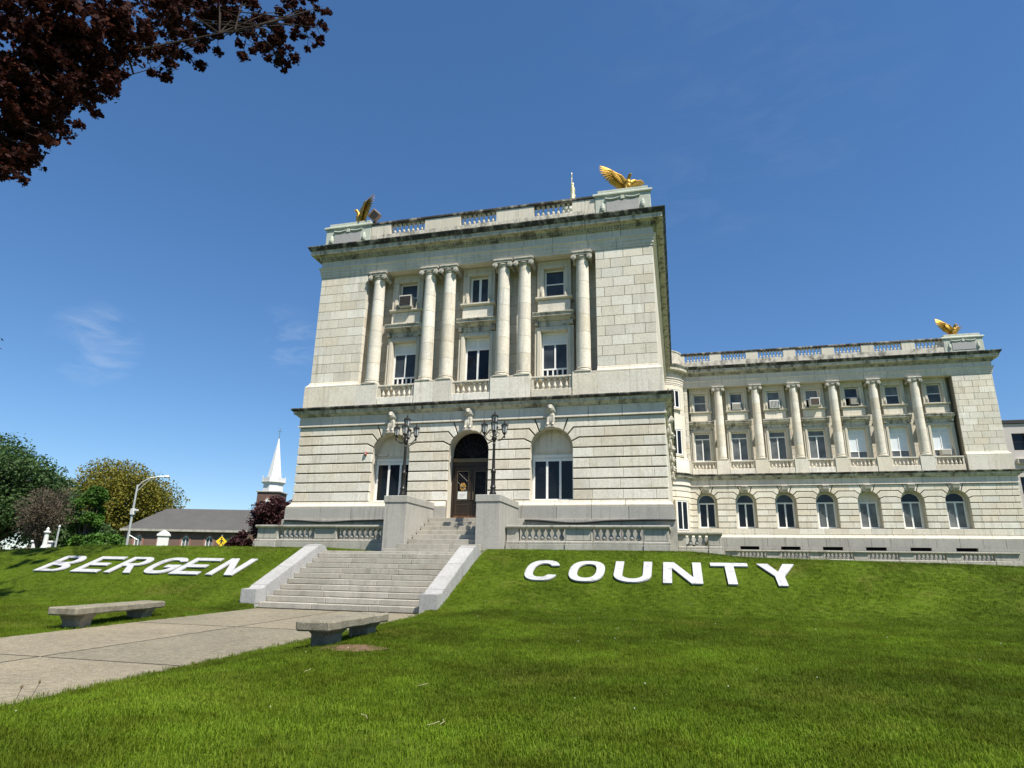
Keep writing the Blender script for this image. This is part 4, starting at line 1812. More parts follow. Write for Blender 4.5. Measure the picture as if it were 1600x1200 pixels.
# ------------------------------------------------------------------ window air conditioners
def aircon(x, y, z, label, body, face, w=.42, h=.36, d=.5, vertical=False):
    t = thing('air_conditioner', label, 'air conditioner', (x, y, z), 0, 'window air conditioners')
    m = MB()
    m.cbox(-w, w, -d, .1, 0, h * 2, .02)
    obj('casing', m, body, t)
    q = MB()
    q.box(-w + .06, w - .06, -d - .006, -d + .002, .07, h * 2 - .07)
    g = obj('grille', q, 'louvre', t)
    n = 7
    q = MB()
    for k in range(n):
        if vertical:
            xx = -w + .09 + (2 * w - .18) * k / (n - 1)
            q.box(xx - .022, xx + .022, -d - .03, -d - .007, .07, h * 2 - .07)
        else:
            zz = .10 + (h * 2 - .2) * k / (n - 1)
            q.box(-w + .06, w - .06, -d - .03, -d - .007, zz - .018, zz + .018)
    obj('louvre', q, face, g)
    return t


aircon(AX[0] + .02, .86, 13.93, 'grey louvred air conditioner in the top left window of the front pavilion', 'ac_beige', 'ac_dark', .40, .37, .62)
aircon(AW[1] - .02, YW + .86, 13.93, 'white air conditioner in the second top window of the wing', 'ac_white', 'ac_beige', .40, .33, .45)
aircon(AW[2], YW + .86, 13.93, 'white air conditioner with upright fins in the third top window of the wing', 'ac_white', 'ac_white', .45, .38, .5, True)
aircon(AW[3] + .05, YW + .86, 13.93, 'brown fronted air conditioner jutting from the fourth top window of the wing', 'ac_white', 'ac_brown', .40, .36, .95)
aircon(AW[4] + .1, YW + .86, 13.93, 'dark grey air conditioner in the fifth top window of the wing', 'ac_dark', 'ac_beige', .38, .33, .45)
aircon(AW[6] + .1, YW + .9, 9.22, 'beige air conditioner low in the last blinded second-floor wing window', 'ac_beige', 'ac_beige', .40, .27, .35)

# ------------------------------------------------------------------ small things on the wall
al = thing('alarm_box', 'small red fire alarm box on the rusticated wall left of the left arch', 'alarm', (-5.92, LY, 5.0))
m = MB()
m.cbox(-.075, .075, -.11, 0, 0, .19, .02)
obj('housing', m, 'alarm_red', al)
m = MB()
m.lathe([(.03, -.14), (.055, -.12), (.06, -.105)], 0, 0, .09, 10, 'y')
obj('strobe', m, 'lantern_glass', al)
m = MB()
m.tube([(-5.42, LY + .02, 5.06), (-5.2, LY + .0, 5.0), (-4.95, LY + .1, 4.93), (-4.72, LY + .2, 4.95), (-4.62, LY + .2, 5.08), (-4.66, LY + .2, 5.2)], .022, 6)
tag(obj('cable', m, 'rubber'), 'black cable hooking over the edge of the left arched window', 'cable')
for nm, xa, xb, sag, lab in (('hose', -10.3, -3.2, .10, 'dark hose sagging along the granite ledge left of the stairs'), ('hose', 3.2, 10.45, .13, 'dark hose sagging along the granite ledge right of the stairs')):
    m = MB()
    pts = []
    for k in range(29):
        t = k / 28
        z = 1.50 - sag * (math.sin(math.pi * ((t * 1.6) % 1.0)) ** 2 if t < .62 else 0.0) + .02 * math.sin(t * 9)
        pts.append((xa + (xb - xa) * t, -.57, z - .03))
    m.tube(pts, .05, 7)
    tag(obj(nm, m.mesh('hose', smooth=60), 'rubber'), lab, 'hose', 'hoses on the ledge')

# ------------------------------------------------------------------ upper stairs with pedestals
US = thing('entrance_stairs', 'worn granite steps rising between two pedestals to the bronze doors', 'stairs', (0, -5.2, -.3))
HS = 1.85 / 8
for k in range(1, 9):
    zt = 1.55 - HS * k + .0
    yf = -1.15 - .48 * k
    hw = 1.645
    if k >= 6:
        hw = 2.0 + .42 * (k - 6)
    cuts = [-hw, -hw * R.uniform(.3, .4), hw * R.uniform(.25, .4), hw]
    yb = yf + .75 if k < 6 else -3.905
    if k >= 6:
        yb = max(yf + .75, -3.905)
        # centre part continues between the pedestals
    for a, b in zip(cuts[:-1], cuts[1:]):
        m = MB()
        m.cbox(a + .004, b - .004, yf, (yf + .75) if k < 6 else -3.91, zt - HS + .012, zt, .012)
        m.v = [(p, q + 5.2, r + .3) for p, q, r in m.v]
        obj('step_stone', m, 'granite_step', US)
    if k >= 6:
        m = MB()
        m.cbox(-1.64, 1.64, -3.905, -3.2, zt - HS - .02, zt - .003, .004)
        m.v = [(p, q + 5.2, r + .3) for p, q, r in m.v]
        obj('step_core', m, 'granite_step', US)
m = MB()
m.cbox(-1.645, 1.645, -1.15, .55, 1.3, 1.55, .012)
m.v = [(p, q + 5.2, r + .3) for p, q, r in m.v]
obj('landing', m, 'granite_step', US)
for s in (-1, 1):
    x0, x1 = sorted((s * 1.66, s * 2.86))
    m = MB()
    m.cbox(x0 + .04, x1 - .04, -3.86, -.44, -.4, 2.05, .012)
    m.v = [(p, q + 5.2, r + .3) for p, q, r in m.v]
    pd = obj('stair_pedestal', m, 'granite', US)
    m = MB()
    m.cbox(x0, x1, -3.9, -.42, 2.053, 2.37, .02)
    m.v = [(p, q + 5.2, r + .3) for p, q, r in m.v]
    obj('pedestal_cap', m, 'granite', pd)

# lower stairs
LS = thing('lawn_stairs', 'broad pale granite steps with sloping white cheek walls rising from the path', 'stairs', (0, -12.6, -2.3))
RH = (2.24 - .40) / 10
for k in range(10):
    z1 = -2.24 + RH * (k + 1)
    y0 = -12.6 + .37 * k
    hw = 2.835
    n = 3
    cuts = [-hw] + [(-hw + 2 * hw * (j / n)) + R.uniform(-.45, .45) for j in range(1, n)] + [hw]
    for a, b in zip(cuts[:-1], cuts[1:]):
        m = MB()
        jz = R.uniform(-.006, .006)
        jy = R.uniform(-.01, .01)
        m.cbox(a + .005, b - .005, y0 + jy, y0 + .62, z1 - RH + .012, z1 + jz, .014)
        m.v = [(p, q + 12.6, r + 2.3) for p, q, r in m.v]
        obj('step_stone', m, 'granite_step', LS)
m = MB()
m.add([(-2.83, -12.3, -2.6), (2.83, -12.3, -2.6), (2.83, -8.4, -2.6), (-2.83, -8.4, -2.6), (-2.83, -12.3, -2.3), (2.83, -12.3, -2.3), (2.83, -8.9, -.62), (-2.83, -8.9, -.62), (-2.83, -8.4, -.62), (2.83, -8.4, -.62)],
      [(0, 1, 5, 4), (4, 5, 6, 7), (7, 6, 9, 8), (8, 9, 2, 3), (0, 4, 7, 8, 3), (1, 2, 9, 6, 5), (0, 3, 2, 1)])
m.v = [(p, q + 12.6, r + 2.3) for p, q, r in m.v]
obj('stair_core', m, 'mortar', LS)
for s in (-1, 1):
    prof = [(-12.82, -2.6), (-8.55, -2.6), (-8.55, -.62), (-8.60, -.30), (-8.78, -.13), (-9.05, -.075), (-9.25, -.12), (-12.32, -1.55), (-12.42, -1.63), (-12.82, -1.655)]
    x0, x1 = sorted((s * 2.84, s * 3.42))

    def clip(poly, yc, keep):
        out = []
        for i in range(len(poly)):
            p, q = poly[i - 1], poly[i]
            ip, iq = (p[0] - yc) * keep >= 0, (q[0] - yc) * keep >= 0
            if ip != iq:
                t = (yc - p[0]) / (q[0] - p[0])
                out.append((yc, p[1] + (q[1] - p[1]) * t))
            if iq:
                out.append(q)
        return out
    cutsy = [-12.9, -12.25, -10.75 + .2 * s, -9.3, -8.5]
    for ya, yb in zip(cutsy[:-1], cutsy[1:]):
        pr = clip(clip(prof, ya + .005, 1), yb - .005, -1)
        n = len(pr)
        m = MB()
        m.add([(x0, y, z) for y, z in pr] + [(x1, y, z) for y, z in pr], [tuple(range(n)), tuple(reversed(range(n, 2 * n)))] + [(i, n + i, n + (i + 1) % n, (i + 1) % n) for i in range(n)])
        m.v = [(p, q + 12.6, r + 2.3) for p, q, r in m.v]
        me = m.mesh('cheek_stone')
        bm = bmesh.new()
        bm.from_mesh(me)
        bmesh.ops.bevel(bm, geom=[e for e in bm.edges if e.calc_face_angle(0) > 1.2], offset=.014, segments=2, affect='EDGES')
        bm.to_mesh(me)
        bm.free()
        obj('cheek_stone', me, 'granite_white', LS)
# terrace between the flights
m = MB()
m.cbox(-3.4, 3.4, -8.9, -3.6, -.55, -.31, .01)
tr = struct(obj('terrace', m, 'granite_step'))

# ------------------------------------------------------------------ terrace balustrades
def ground_balustrade(name, label, y, z0, segs, peds, x0, x1, bal_n=7, zpl=.55, zh=1.25, mat='granite_base'):
    """segs: baluster panels (x0,x1,n), peds: pedestals (x0,x1)"""
    t = thing(name, label, 'balustrade', ((x0 + x1) / 2, y, z0), 0, 'granite balustrades at the foot of the courthouse')
    ox = (x0 + x1) / 2
    # plinth stones
    edges = sorted(set([x0] + [p for pr in peds for p in pr if x0 < p < x1] + [x1]))
    for a, b in zip(edges[:-1], edges[1:]):
        isped = any(abs(a - p[0]) < .01 for p in peds)
        m = MB()
        e = .05 if isped else 0
        m.cbox(a - ox + .003, b - ox - .003, -.30 - e, .26, -.35, zpl - .13, .012)
        m.cbox(a - ox + .003, b - ox - .003, -.24 - e, .24, zpl - .128, zpl, .03)
        obj('plinth_stone', m, mat, t)
        m = MB()
        m.run([(.14 + e, zh - .16), (.22 + e, zh - .11), (.26 + e, zh - .08), (.26 + e, zh - .02), (.2 + e, zh)], a - ox + .003, b - ox - .003, 0)
        m.v = [(p, q if q < .25 else .24, r) for p, q, r in m.v]
        obj('rail_stone', m, mat, t)
    for a, b in peds:
        m = MB()
        m.cbox(a - ox + .005, b - ox - .005, -.17, .17, zpl + .003, zh - .163, .012)
        p = obj('pedestal', m, mat, t)
        m = MB()
        w = (b - a) / 2
        c = (a + b) / 2 - ox
        if w > .3:
            for xa, xb, za, zb in ((c - w + .06, c + w - .06, zpl + .05, zpl + .08), (c - w + .06, c + w - .06, zh - .24, zh - .21), (c - w + .06, c - w + .09, zpl + .081, zh - .241), (c + w - .09, c + w - .06, zpl + .081, zh - .241)):
                m.box(xa, xb, -.185, -.168, za, zb)
            obj('pedestal_moulding', m, mat, p)
    for a, b, n in segs:
        me = baluster_mesh(zh - .163 - zpl - .003, 1.12, 'granite')
        for i in range(n):
            obj('baluster', me, None, t, (a - ox + (b - a) * (i + .5) / n, 0, zpl + .003))
    return t


ground_balustrade('terrace_balustrade', 'weathered granite balustrade left of the entrance stairs', -2.6, -.17, [(-9.08, -7.1, 7), (-5.76, -3.5, 8)], [(-10.3, -9.1), (-7.06, -5.8), (-3.45, -2.86)], -10.4, -2.86)
ground_balustrade('terrace_balustrade', 'weathered granite balustrade right of the entrance stairs', -2.6, -.17, [(3.48, 5.56, 7), (6.88, 9.0, 7)], [(2.87, 3.44), (5.6, 6.84), (9.05, 10.15)], 2.87, 10.2)
ground_balustrade('terrace_balustrade', 'short granite balustrade with three balusters in the corner beside the pavilion', 2.4, -.15, [(10.95, 11.9, 3)], [(10.5, 10.9), (11.95, 12.6)], 10.5, 12.65)
# wing foot balustrade
sg, pd = [], []
for i in range(7):
    sg.append((AW[i] - 1.05 + 3.32, AW[i] + 1.05 + 3.32, 7)) if i < 6 else None
xs0 = 14.3
pd.append((xs0, AW[1] - 1.08))
for i in range(1, 7):
    pd.append((AW[i] + 1.08, (AW[i + 1] - 1.08) if i < 6 else 35.85))
ground_balustrade('wing_balustrade', 'long low granite balustrade in front of the wing basement', 27.0, -.28, [(AW[i] - 1.05, AW[i] + 1.05, 7) for i in range(1, 7)], pd, xs0, 35.85, zpl=.70, zh=1.36)
# returns
m = MB()
m.cbox(-.2, .2, 0, 4.7, 0, .55, .02)
m.cbox(-.16, .16, 0, 4.7, .552, 1.08, .02)
m.cbox(-.24, .24, 0, 4.7, 1.083, 1.25, .03)
rw = tag(obj('retaining_wall', m, 'granite_base', None, (9.98, -2.3, -.17)), 'plain granite return wall at the right end of the terrace', 'wall')
m = MB()
m.cbox(-.2, .2, 0, 24.0, -.2, .55, .02)
m.cbox(-.16, .16, 0, 24.0, .552, 1.08, .02)
m.cbox(-.24, .24, 0, 24.0, 1.083, 1.25, .03)
tag(obj('retaining_wall', m, 'granite_base', None, (12.42, 2.62, -.17)), 'granite wall running back from the corner balustrade to the wing', 'wall')

# ------------------------------------------------------------------ lamp posts
def lantern_parts(parent, x, y, z, k=1.0):
    m = MB()
    m.lathe([(.03 * k, -.26 * k), (.05 * k, -.20 * k), (.03 * k, -.12 * k), (.09 * k, -.04 * k), (.105 * k, 0)], 0, 0, 0, 8)
    for j in range(6):
        a = math.pi / 3 * j
        m.tube([(.105 * k * math.cos(a), .105 * k * math.sin(a), 0), (.155 * k * math.cos(a), .155 * k * math.sin(a), .34 * k)], .013 * k, 4)
    m.lathe([(.165 * k, .335 * k), (.185 * k, .345 * k), (.185 * k, .365 * k), (.12 * k, .43 * k), (.06 * k, .47 * k), (.03 * k, .50 * k), (.035 * k, .54 * k), (.012 * k, .57 * k), (.006 * k, .66 * k)], 0, 0, 0, 6)
    o = obj('lantern', m, 'iron', parent, (x, y, z))
    q = MB()
    q.lathe([(.092 * k, .0), (.142 * k, .335 * k)], 0, 0, 0, 6)
    obj('glass', q, 'lantern_glass', o)
    return o


def lamp(x, y, label):
    t = thing('lamp_post', label, 'lamp post', (x, y, 2.37), 0, 'five-lantern lamp posts on the stair pedestals')
    m = MB()
    m.box(-.17, .17, -.17, .17, 0, .05)
    m.lathe([(.16, .05), (.165, .12), (.13, .2), (.12, .34), (.145, .40), (.12, .44), (.105, .55), (.10, 1.05), (.125, 1.09), (.125, 1.16), (.09, 1.2), (.078, 1.35), (.06, 2.35), (.075, 2.4), (.075, 2.45), (.05, 2.5), (.09, 2.62), (.13, 2.72), (.11, 2.80), (.05, 2.86), (.04, 3.2)], seg=14)
    obj('post', m.mesh('post', smooth=40), 'iron', t)
    for j in range(4):
        a = math.pi / 2 * j + .25
        ca, sa = math.cos(a), math.sin(a)
        q = MB()
        pts = []
        for k in range(9):
            u = k / 8
            pts.append((ca * (.05 + .43 * u), sa * (.05 + .43 * u), 2.72 - .14 * math.sin(math.pi * u) + .16 * u * u))
        q.tube(pts, .026, 6)
        q.tube([(ca * (.1 + .14 * math.cos(w)), sa * (.1 + .14 * math.cos(w)), 2.92 + .11 * math.sin(w)) for w in [i * .5 for i in range(12)]], .016, 5)
        obj('arm', q, 'iron', t)
        lantern_parts(t, ca * .48, sa * .48, 3.0)
    lantern_parts(t, 0, 0, 3.42, 1.05)
    return t


lamp(-2.22, -3.25, 'black iron five-lantern lamp post on the left stair pedestal')
lamp(2.30, -3.25, 'black iron five-lantern lamp post on the right stair pedestal')

# ------------------------------------------------------------------ benches
def bench(x, y, z, rz, L, w, h, label):
    t = thing('bench', label, 'bench', (x, y, z), rz, 'concrete benches beside the path')
    m = MB()
    m.cbox(-w / 2, w / 2, -L / 2, L / 2, h - .17, h, .03)
    me = m.mesh('seat')
    bm = bmesh.new()
    bm.from_mesh(me)
    bmesh.ops.subdivide_edges(bm, edges=[e for e in bm.edges if e.calc_length() > .4], cuts=14, use_grid_fill=True)
    for v in bm.verts:
        v.co += Vector((mnoise.noise(v.co * 6), mnoise.noise(v.co * 6 + Vector((9, 0, 0))), mnoise.noise(v.co * 5 + Vector((0, 7, 0))))) * .010
    bm.to_mesh(me)
    bm.free()
    obj('seat', me, 'bench_concrete', t)
    for s in (-1, 1):
        m = MB()
        yc = s * (L / 2 - .55)
        # legs flare outward to the foot, set across the bench
        prof = [(-.17 * w / .63, -.2), (.17 * w / .63, -.2), (.19 * w / .63, h * .35), (.275 * w / .63, h - .172), (-.275 * w / .63, h - .172), (-.19 * w / .63, h * .35)]
        vs = [(a, yc - .20, b) for a, b in prof] + [(a, yc + .20, b) for a, b in prof]
        m.add(vs, [(0, 1, 2, 3, 4, 5), (11, 10, 9, 8, 7, 6)] + [(i, 6 + i, 6 + (i + 1) % 6, (i + 1) % 6) for i in range(6)])
        obj('leg', m, 'bench_concrete', t)
    return t


bench(-3.30, -17.93, -2.40, math.radians(11), 3.45, .70, .50, 'long weathered concrete bench on the grass left of the path')
bench(4.46, -20.3, -2.17, math.radians(2), 2.55, .64, .38, 'weathered concrete bench on the grass right of the path')

# ------------------------------------------------------------------ letters on the bank
def arcp(cx, cz, rx, rz, a0, a1, n=10):
    return [(cx + rx * math.cos(math.radians(a0 + (a1 - a0) * k / n)), cz + rz * math.sin(math.radians(a0 + (a1 - a0) * k / n))) for k in range(n + 1)]


def sup(cx, cz, rx, rz, a0, a1, n=28, e=.78):
    o = []
    for k in range(n + 1):
        a = math.radians(a0 + (a1 - a0) * k / n)
        c, s = math.cos(a), math.sin(a)
        o.append((cx + rx * math.copysign(abs(c) ** e, c), cz + rz * math.copysign(abs(s) ** e, s)))
    return o


def glyph(ch, w, h, s):
    b = s * .95
    if ch == 'E':
        return [[(0, 0), (w, 0), (w, b), (s, b), (s, h / 2 - b / 2), (w * .86, h / 2 - b / 2), (w * .86, h / 2 + b / 2), (s, h / 2 + b / 2), (s, h - b), (w, h - b), (w, h), (0, h)]]
    if ch == 'N':
        k = s * 1.25
        return [[(0, 0), (s, 0), (s, h - b * 1.75), (w - k, 0), (w, 0), (w, h), (w - s, h), (w - s, b * 1.75), (k, h), (0, h)]]
    if ch == 'T':
        return [[(w / 2 - s / 2, 0), (w / 2 + s / 2, 0), (w / 2 + s / 2, h - b), (w, h - b), (w, h), (0, h), (0, h - b), (w / 2 - s / 2, h - b)]]
    if ch == 'Y':
        k = s * 1.22
        return [[(w / 2 - s / 2, 0), (w / 2 + s / 2, 0), (w / 2 + s / 2, h * .42), (w, h), (w - k, h), (w / 2, h * .62), (k, h), (0, h), (w / 2 - s / 2, h * .42)]]
    if ch == 'U':
        r = w / 2
        return [[(0, h)] + arcp(r, r * .95, r, r * .95, 180, 360, 18) + [(w, h), (w - s, h)] + arcp(r, r * .95, r - s, r * .95 - b, 360, 180, 18) + [(s, h)]]
    if ch == 'O':
        return [sup(w / 2, h / 2, w / 2, h / 2, 0, 360, 36)[:-1], sup(w / 2, h / 2, w / 2 - s, h / 2 - b, 0, 360, 36)[:-1]]
    if ch == 'C':
        return [sup(w / 2, h / 2, w / 2, h / 2, 22, 338, 30) + sup(w / 2, h / 2, w / 2 - s, h / 2 - b, 325, 35, 30)]
    if ch == 'G':
        outer = sup(w / 2, h / 2, w / 2, h / 2, 25, 350, 30)
        return [outer + [(w, h * .54), (w * .52, h * .54), (w * .52, h * .54 - b), (w - s, h * .54 - b)] + sup(w / 2, h / 2, w / 2 - s, h / 2 - b, 325, 38, 30)]
    if ch in 'BR':
        zt = h * .45
        tb = [(w * .6, zt)] + arcp(w * .6, (zt + h) / 2, w * .36, (h - zt) / 2, -80, 90, 10) + [(0, h)]
        th = [(s, zt + b * .75)] + arcp(w * .58, (zt + h) / 2 + b * .0, w * .12, (h - zt) / 2 - b * .78, -90, 90, 8) + [(s, h - b * .8)]
        if ch == 'B':
            bb = [(0, 0)] + arcp(w * .6, zt / 2 + .02, w * .4, zt / 2 + .02, -90, 78, 10)
            bh = [(s, b * .8)] + arcp(w * .6, zt / 2, w * .14, zt / 2 - b * .62, -90, 90, 8) + [(s, zt - b * .30)]
            return [bb + tb[1:], th, bh]
        return [[(0, 0), (s, 0), (s, zt * .92), (w * .42, zt * .92), (w - s * 1.2, 0), (w, 0), (w * .62, zt * 1.0)] + tb[1:], th]


LSL = math.atan(.42)
LH = 1.45 / math.cos(LSL)
spec = [('B', -14.55, 1.33, -10.87), ('E', -12.72, 1.28, -10.87), ('R', -11.10, 1.25, -10.87), ('G', -9.52, 1.33, -10.87), ('E', -8.10, 1.27, -10.87), ('N', -6.47, 1.15, -10.87),
        ('C', 5.48, 1.14, -10.70), ('O', 6.97, 1.17, -10.72), ('U', 8.45, 1.2, -10.70), ('N', 10.01, 1.2, -10.71), ('T', 11.50, 1.15, -10.70), ('Y', 12.93, 1.12, -10.73)]
llab = ['white letter B lying on the left grass bank, first of BERGEN', 'white letter E between B and R on the left bank', 'white letter R in the middle of BERGEN on the left bank', 'white letter G in BERGEN on the left grass bank',
        'white letter E between G and N on the left bank', 'white letter N ending BERGEN beside the stairs', 'white letter C starting COUNTY right of the stairs', 'white letter O in COUNTY on the right bank',
        'white letter U in COUNTY on the right bank', 'white letter N in COUNTY on the right bank', 'white letter T in COUNTY on the right bank', 'white letter Y ending COUNTY on the right bank']
LETTERS = []
for (ch, x, w, y0), lab in zip(spec, llab):
    lp = glyph(ch, w, LH * (1.05 if y0 > -10.8 else .985), .275)
    m = MB()
    # outline in (x, along-slope); extruded through the thickness
    m.plate(lp[0], lp[1:], -.045, 0)
    tw = R.uniform(-.004, .004)
    vs = []
    for a, t, b in m.v:
        # local: a = x, b = up the slope, t = thickness (negative is outward)
        vs.append((a, b * math.cos(LSL) + t * math.sin(LSL), b * math.sin(LSL) - t * math.cos(LSL)))
    m.v = vs
    zz = -1.99 + .42 * (y0 + 12.6)
    o = obj('letter', m, 'letter_paint', None, (x, y0 - .0, zz - .04 + tw))
    tag(o, lab, 'letter', 'white letters spelling the county name')
    LETTERS.append((x, x + w, y0, y0 + 1.5, ch))

# ------------------------------------------------------------------ grass
def make_grass():
    tufts = bpy.data.collections.new('grass_tufts')
    for v in range(5):
        m = MB()
        rr = random.Random(40 + v)
        for k in range(22 if v < 4 else 9):
            a = rr.uniform(0, 2 * math.pi)
            d = .075 * math.sqrt(rr.random())
            px, py = d * math.cos(a), d * math.sin(a)
            h = rr.uniform(.022, .050) if v < 4 else rr.uniform(.045, .085)
            yw_ = rr.uniform(0, 2 * math.pi)
            ln = rr.uniform(.15, .75) * h
            w = rr.uniform(.0016, .0030)
            dx, dy = math.cos(yw_), math.sin(yw_)
            sx, sy = -dy * w, dx * w
            mx, my, mz = px + dx * ln * .35, py + dy * ln * .35, h * .62
            ex, ey, ez = px + dx * ln, py + dy * ln, h * rr.uniform(.85, 1)
            m.add([(px - sx, py - sy, -.01), (px + sx, py + sy, -.01), (mx + sx * .85, my + sy * .85, mz), (mx - sx * .85, my - sy * .85, mz), (ex, ey, ez)], [(0, 1, 2, 3), (3, 2, 4)])
        me = m.mesh('tuft', recalc=False)
        me.materials.append(MAT['grass_blade'])
        o = bpy.data.objects.new('grass_tuft', me)
        tufts.objects.link(o)
    # carrier surface, same height function as the lawn
    xs = [-22 + .25 * i for i in range(int(52 / .25))]
    ys = [-30.5 + .25 * i for i in range(int(28.0 / .25))]
    nx, ny = len(xs), len(ys)
    cam_p = (10.57, -31.8)
    vs, dens = [], []
    for y in ys:
        for x in xs:
            z = ground_z(x, y) + .015 * mnoise.noise(Vector((x * .5, y * .5, 0)))
            vs.append((x, y, z))
            d = math.hypot(x - cam_p[0], y - cam_p[1])
            q = 330 if d < 9 else (330 - (d - 9) * 18 if d < 20 else max(60, 132 - (d - 20) * 6))
            q *= .55 + .75 * smoothstep(-.35, .25, mnoise.noise(Vector((x * .8, y * .8, 11))) + .5 * mnoise.noise(Vector((x * 2.7, y * 2.7, 4))))
            ang = math.atan2(x - cam_p[0], y - cam_p[1])
            if ang < -1.15 or ang > .60:
                q = 0
            e = .06 * mnoise.noise(Vector((y * 1.3, 3.3, 0))) + .03 * mnoise.noise(Vector((y * 6, 1.3, 0)))
            if PXL - .06 + e < x < PXR + .02 + e and y < -12.5:
                q = 0
            if abs(x) < 3.5 and y > -13.0:
                q = 0
            if abs(x) < 10.6 and y > -2.95:
                q = 0
            for lx0, lx1, ly0, ly1, ch in LETTERS:
                if lx0 - .05 < x < lx1 + .05 and ly0 - .02 < y < ly1 - .05:
                    q = min(q, 26 if ch in 'COUNTY' and lx0 > 0 else 40)
            # bare patch beside the right bench
            bx, by = (x - 5.25) / .75, (y + 21.6) / .52
            rb = bx * bx + by * by + .35 * mnoise.noise(Vector((x * 2.2, y * 2.2, 5)))
            if rb < 1:
                q *= .12 + max(0.0, (rb - .45) / .55) * .6
            dens.append(max(0, q))
    fs = [(j * nx + i, j * nx + i + 1, (j + 1) * nx + i + 1, (j + 1) * nx + i) for j in range(ny - 1) for i in range(nx - 1)]
    fs = [f for f in fs if sum(dens[i] for i in f) > 0]
    me = bpy.data.meshes.new('grass')
    me.from_pydata(vs, [], fs)
    at = me.attributes.new('dens', 'FLOAT', 'POINT')
    at.data.foreach_set('value', dens)
    o = bpy.data.objects.new('grass', me)
    COL.objects.link(o)
    me.materials.append(MAT['grass_blade'])
    o['label'] = 'short mown spring grass covering the lawn and bank'
    stuff(o)
    ng = bpy.data.node_groups.new('grass_scatter', 'GeometryNodeTree')
    ng.interface.new_socket('Geometry', in_out='INPUT', socket_type='NodeSocketGeometry')
    ng.interface.new_socket('Geometry', in_out='OUTPUT', socket_type='NodeSocketGeometry')
    N = ng.nodes.new
    gi, go = N('NodeGroupInput'), N('NodeGroupOutput')
    dp = N('GeometryNodeDistributePointsOnFaces')
    na = N('GeometryNodeInputNamedAttribute')
    na.data_type = 'FLOAT'
    na.inputs['Name'].default_value = 'dens'
    ci = N('GeometryNodeCollectionInfo')
    ci.inputs['Collection'].default_value = tufts
    ci.inputs['Separate Children'].default_value = True
    ci.inputs['Reset Children'].default_value = True
    ip = N('GeometryNodeInstanceOnPoints')
    ip.inputs['Pick Instance'].default_value = True
    rv = N('FunctionNodeRandomValue')
    rv.data_type = 'FLOAT_VECTOR'
    rv.inputs[0].default_value = (-.15, -.15, 0)
    rv.inputs[1].default_value = (.15, .15, 6.28)
    rs = N('FunctionNodeRandomValue')
    rs.data_type = 'FLOAT'
    rs.inputs[2].default_value = .75
    rs.inputs[3].default_value = 1.35
    L = ng.links.new
    L(gi.outputs[0], dp.inputs['Mesh'])
    L(na.outputs[0], dp.inputs['Density'])
    L(dp.outputs['Points'], ip.inputs['Points'])
    L(ci.outputs[0], ip.inputs['Instance'])
    L(rv.outputs[0], ip.inputs['Rotation'])
    L(rs.outputs[1], ip.inputs['Scale'])
    L(ip.outputs[0], go.inputs[0])
    md = o.modifiers.new('scatter', 'NODES')
    md.node_group = ng


make_grass()

# bare earth patch
m = MB()
n = 22
cx, cy = 5.25, -21.6
pts = [(cx, cy, ground_z(cx, cy) + .022)]
for k in range(n):
    a = 2 * math.pi * k / n
    r_ = 1 + .25 * mnoise.noise(Vector((math.cos(a) * 2, math.sin(a) * 2, 3)))
    x, y = cx + .62 * r_ * math.cos(a), cy + .40 * r_ * math.sin(a)
    pts.append((x, y, ground_z(x, y) + .012))
m.add(pts, [(0, 1 + k, 1 + (k + 1) % n) for k in range(n)])
stuff(tag(obj('bare_soil', m, 'soil_bare'), 'bare reddish soil patch in the lawn beside the right bench', 'soil'))

# seed stalks by the path edge, straws on the lawn
for k, (x, y, h, ln) in enumerate(((4.15, -26.2, .17, .02), (4.0, -25.85, .23, .07), (3.86, -25.55, .24, .10))):
    m = MB()
    m.tube([(0, 0, 0), (ln * .4, 0, h * .5), (ln, 0, h)], [.004, .0035, .003], 5)
    s_ = thing('plantain_stalk', ['short seed stalk beside the path, nearest of three', 'middle seed stalk of three beside the path', 'tallest leaning seed stalk beside the path'][k], 'weed', (x - .45, y, ground_z(x - .45, y)), 0, 'seed stalks at the path edge')
    obj('stem', m, 'seed_stalk', s_)
    m = MB()
    m.lathe([(.004, 0), (.012, .012), (.012, .03), (.004, .045)], ln, 0, h - .005, 6)
    obj('seed_head', m, 'seed_stalk', s_)
rr = random.Random(5)
cl = MB()
for k in range(60):
    x, y = rr.uniform(4, 19), rr.uniform(-27, -12)
    z = ground_z(x, y) + .055
    s = rr.uniform(.004, .009)
    cl.lathe([(s * .4, -s), (s, 0), (s * .3, s)], x, y, z, 5)
stuff(tag(obj('clover_flowers', cl, 'clover'), 'tiny white clover flowers dotted through the lawn', 'flowers'))
tw = MB()
for x, y, a in ((8.35, -26.0, .3), (8.45, -25.95, 1.3), (7.75, -25.95, 2.2), (7.6, -24.4, .2), (5.9, -24.0, 1.0)):
    z = ground_z(x, y) + .05
    tw.tube([(x, y, z), (x + .06 * math.cos(a), y + .06 * math.sin(a), z + .012), (x + .11 * math.cos(a + .4), y + .11 * math.sin(a + .4), z + .02)], .003, 5)
stuff(tag(obj('dry_twigs', tw, 'straw'), 'pale dry twigs scattered on the near lawn', 'twigs'))

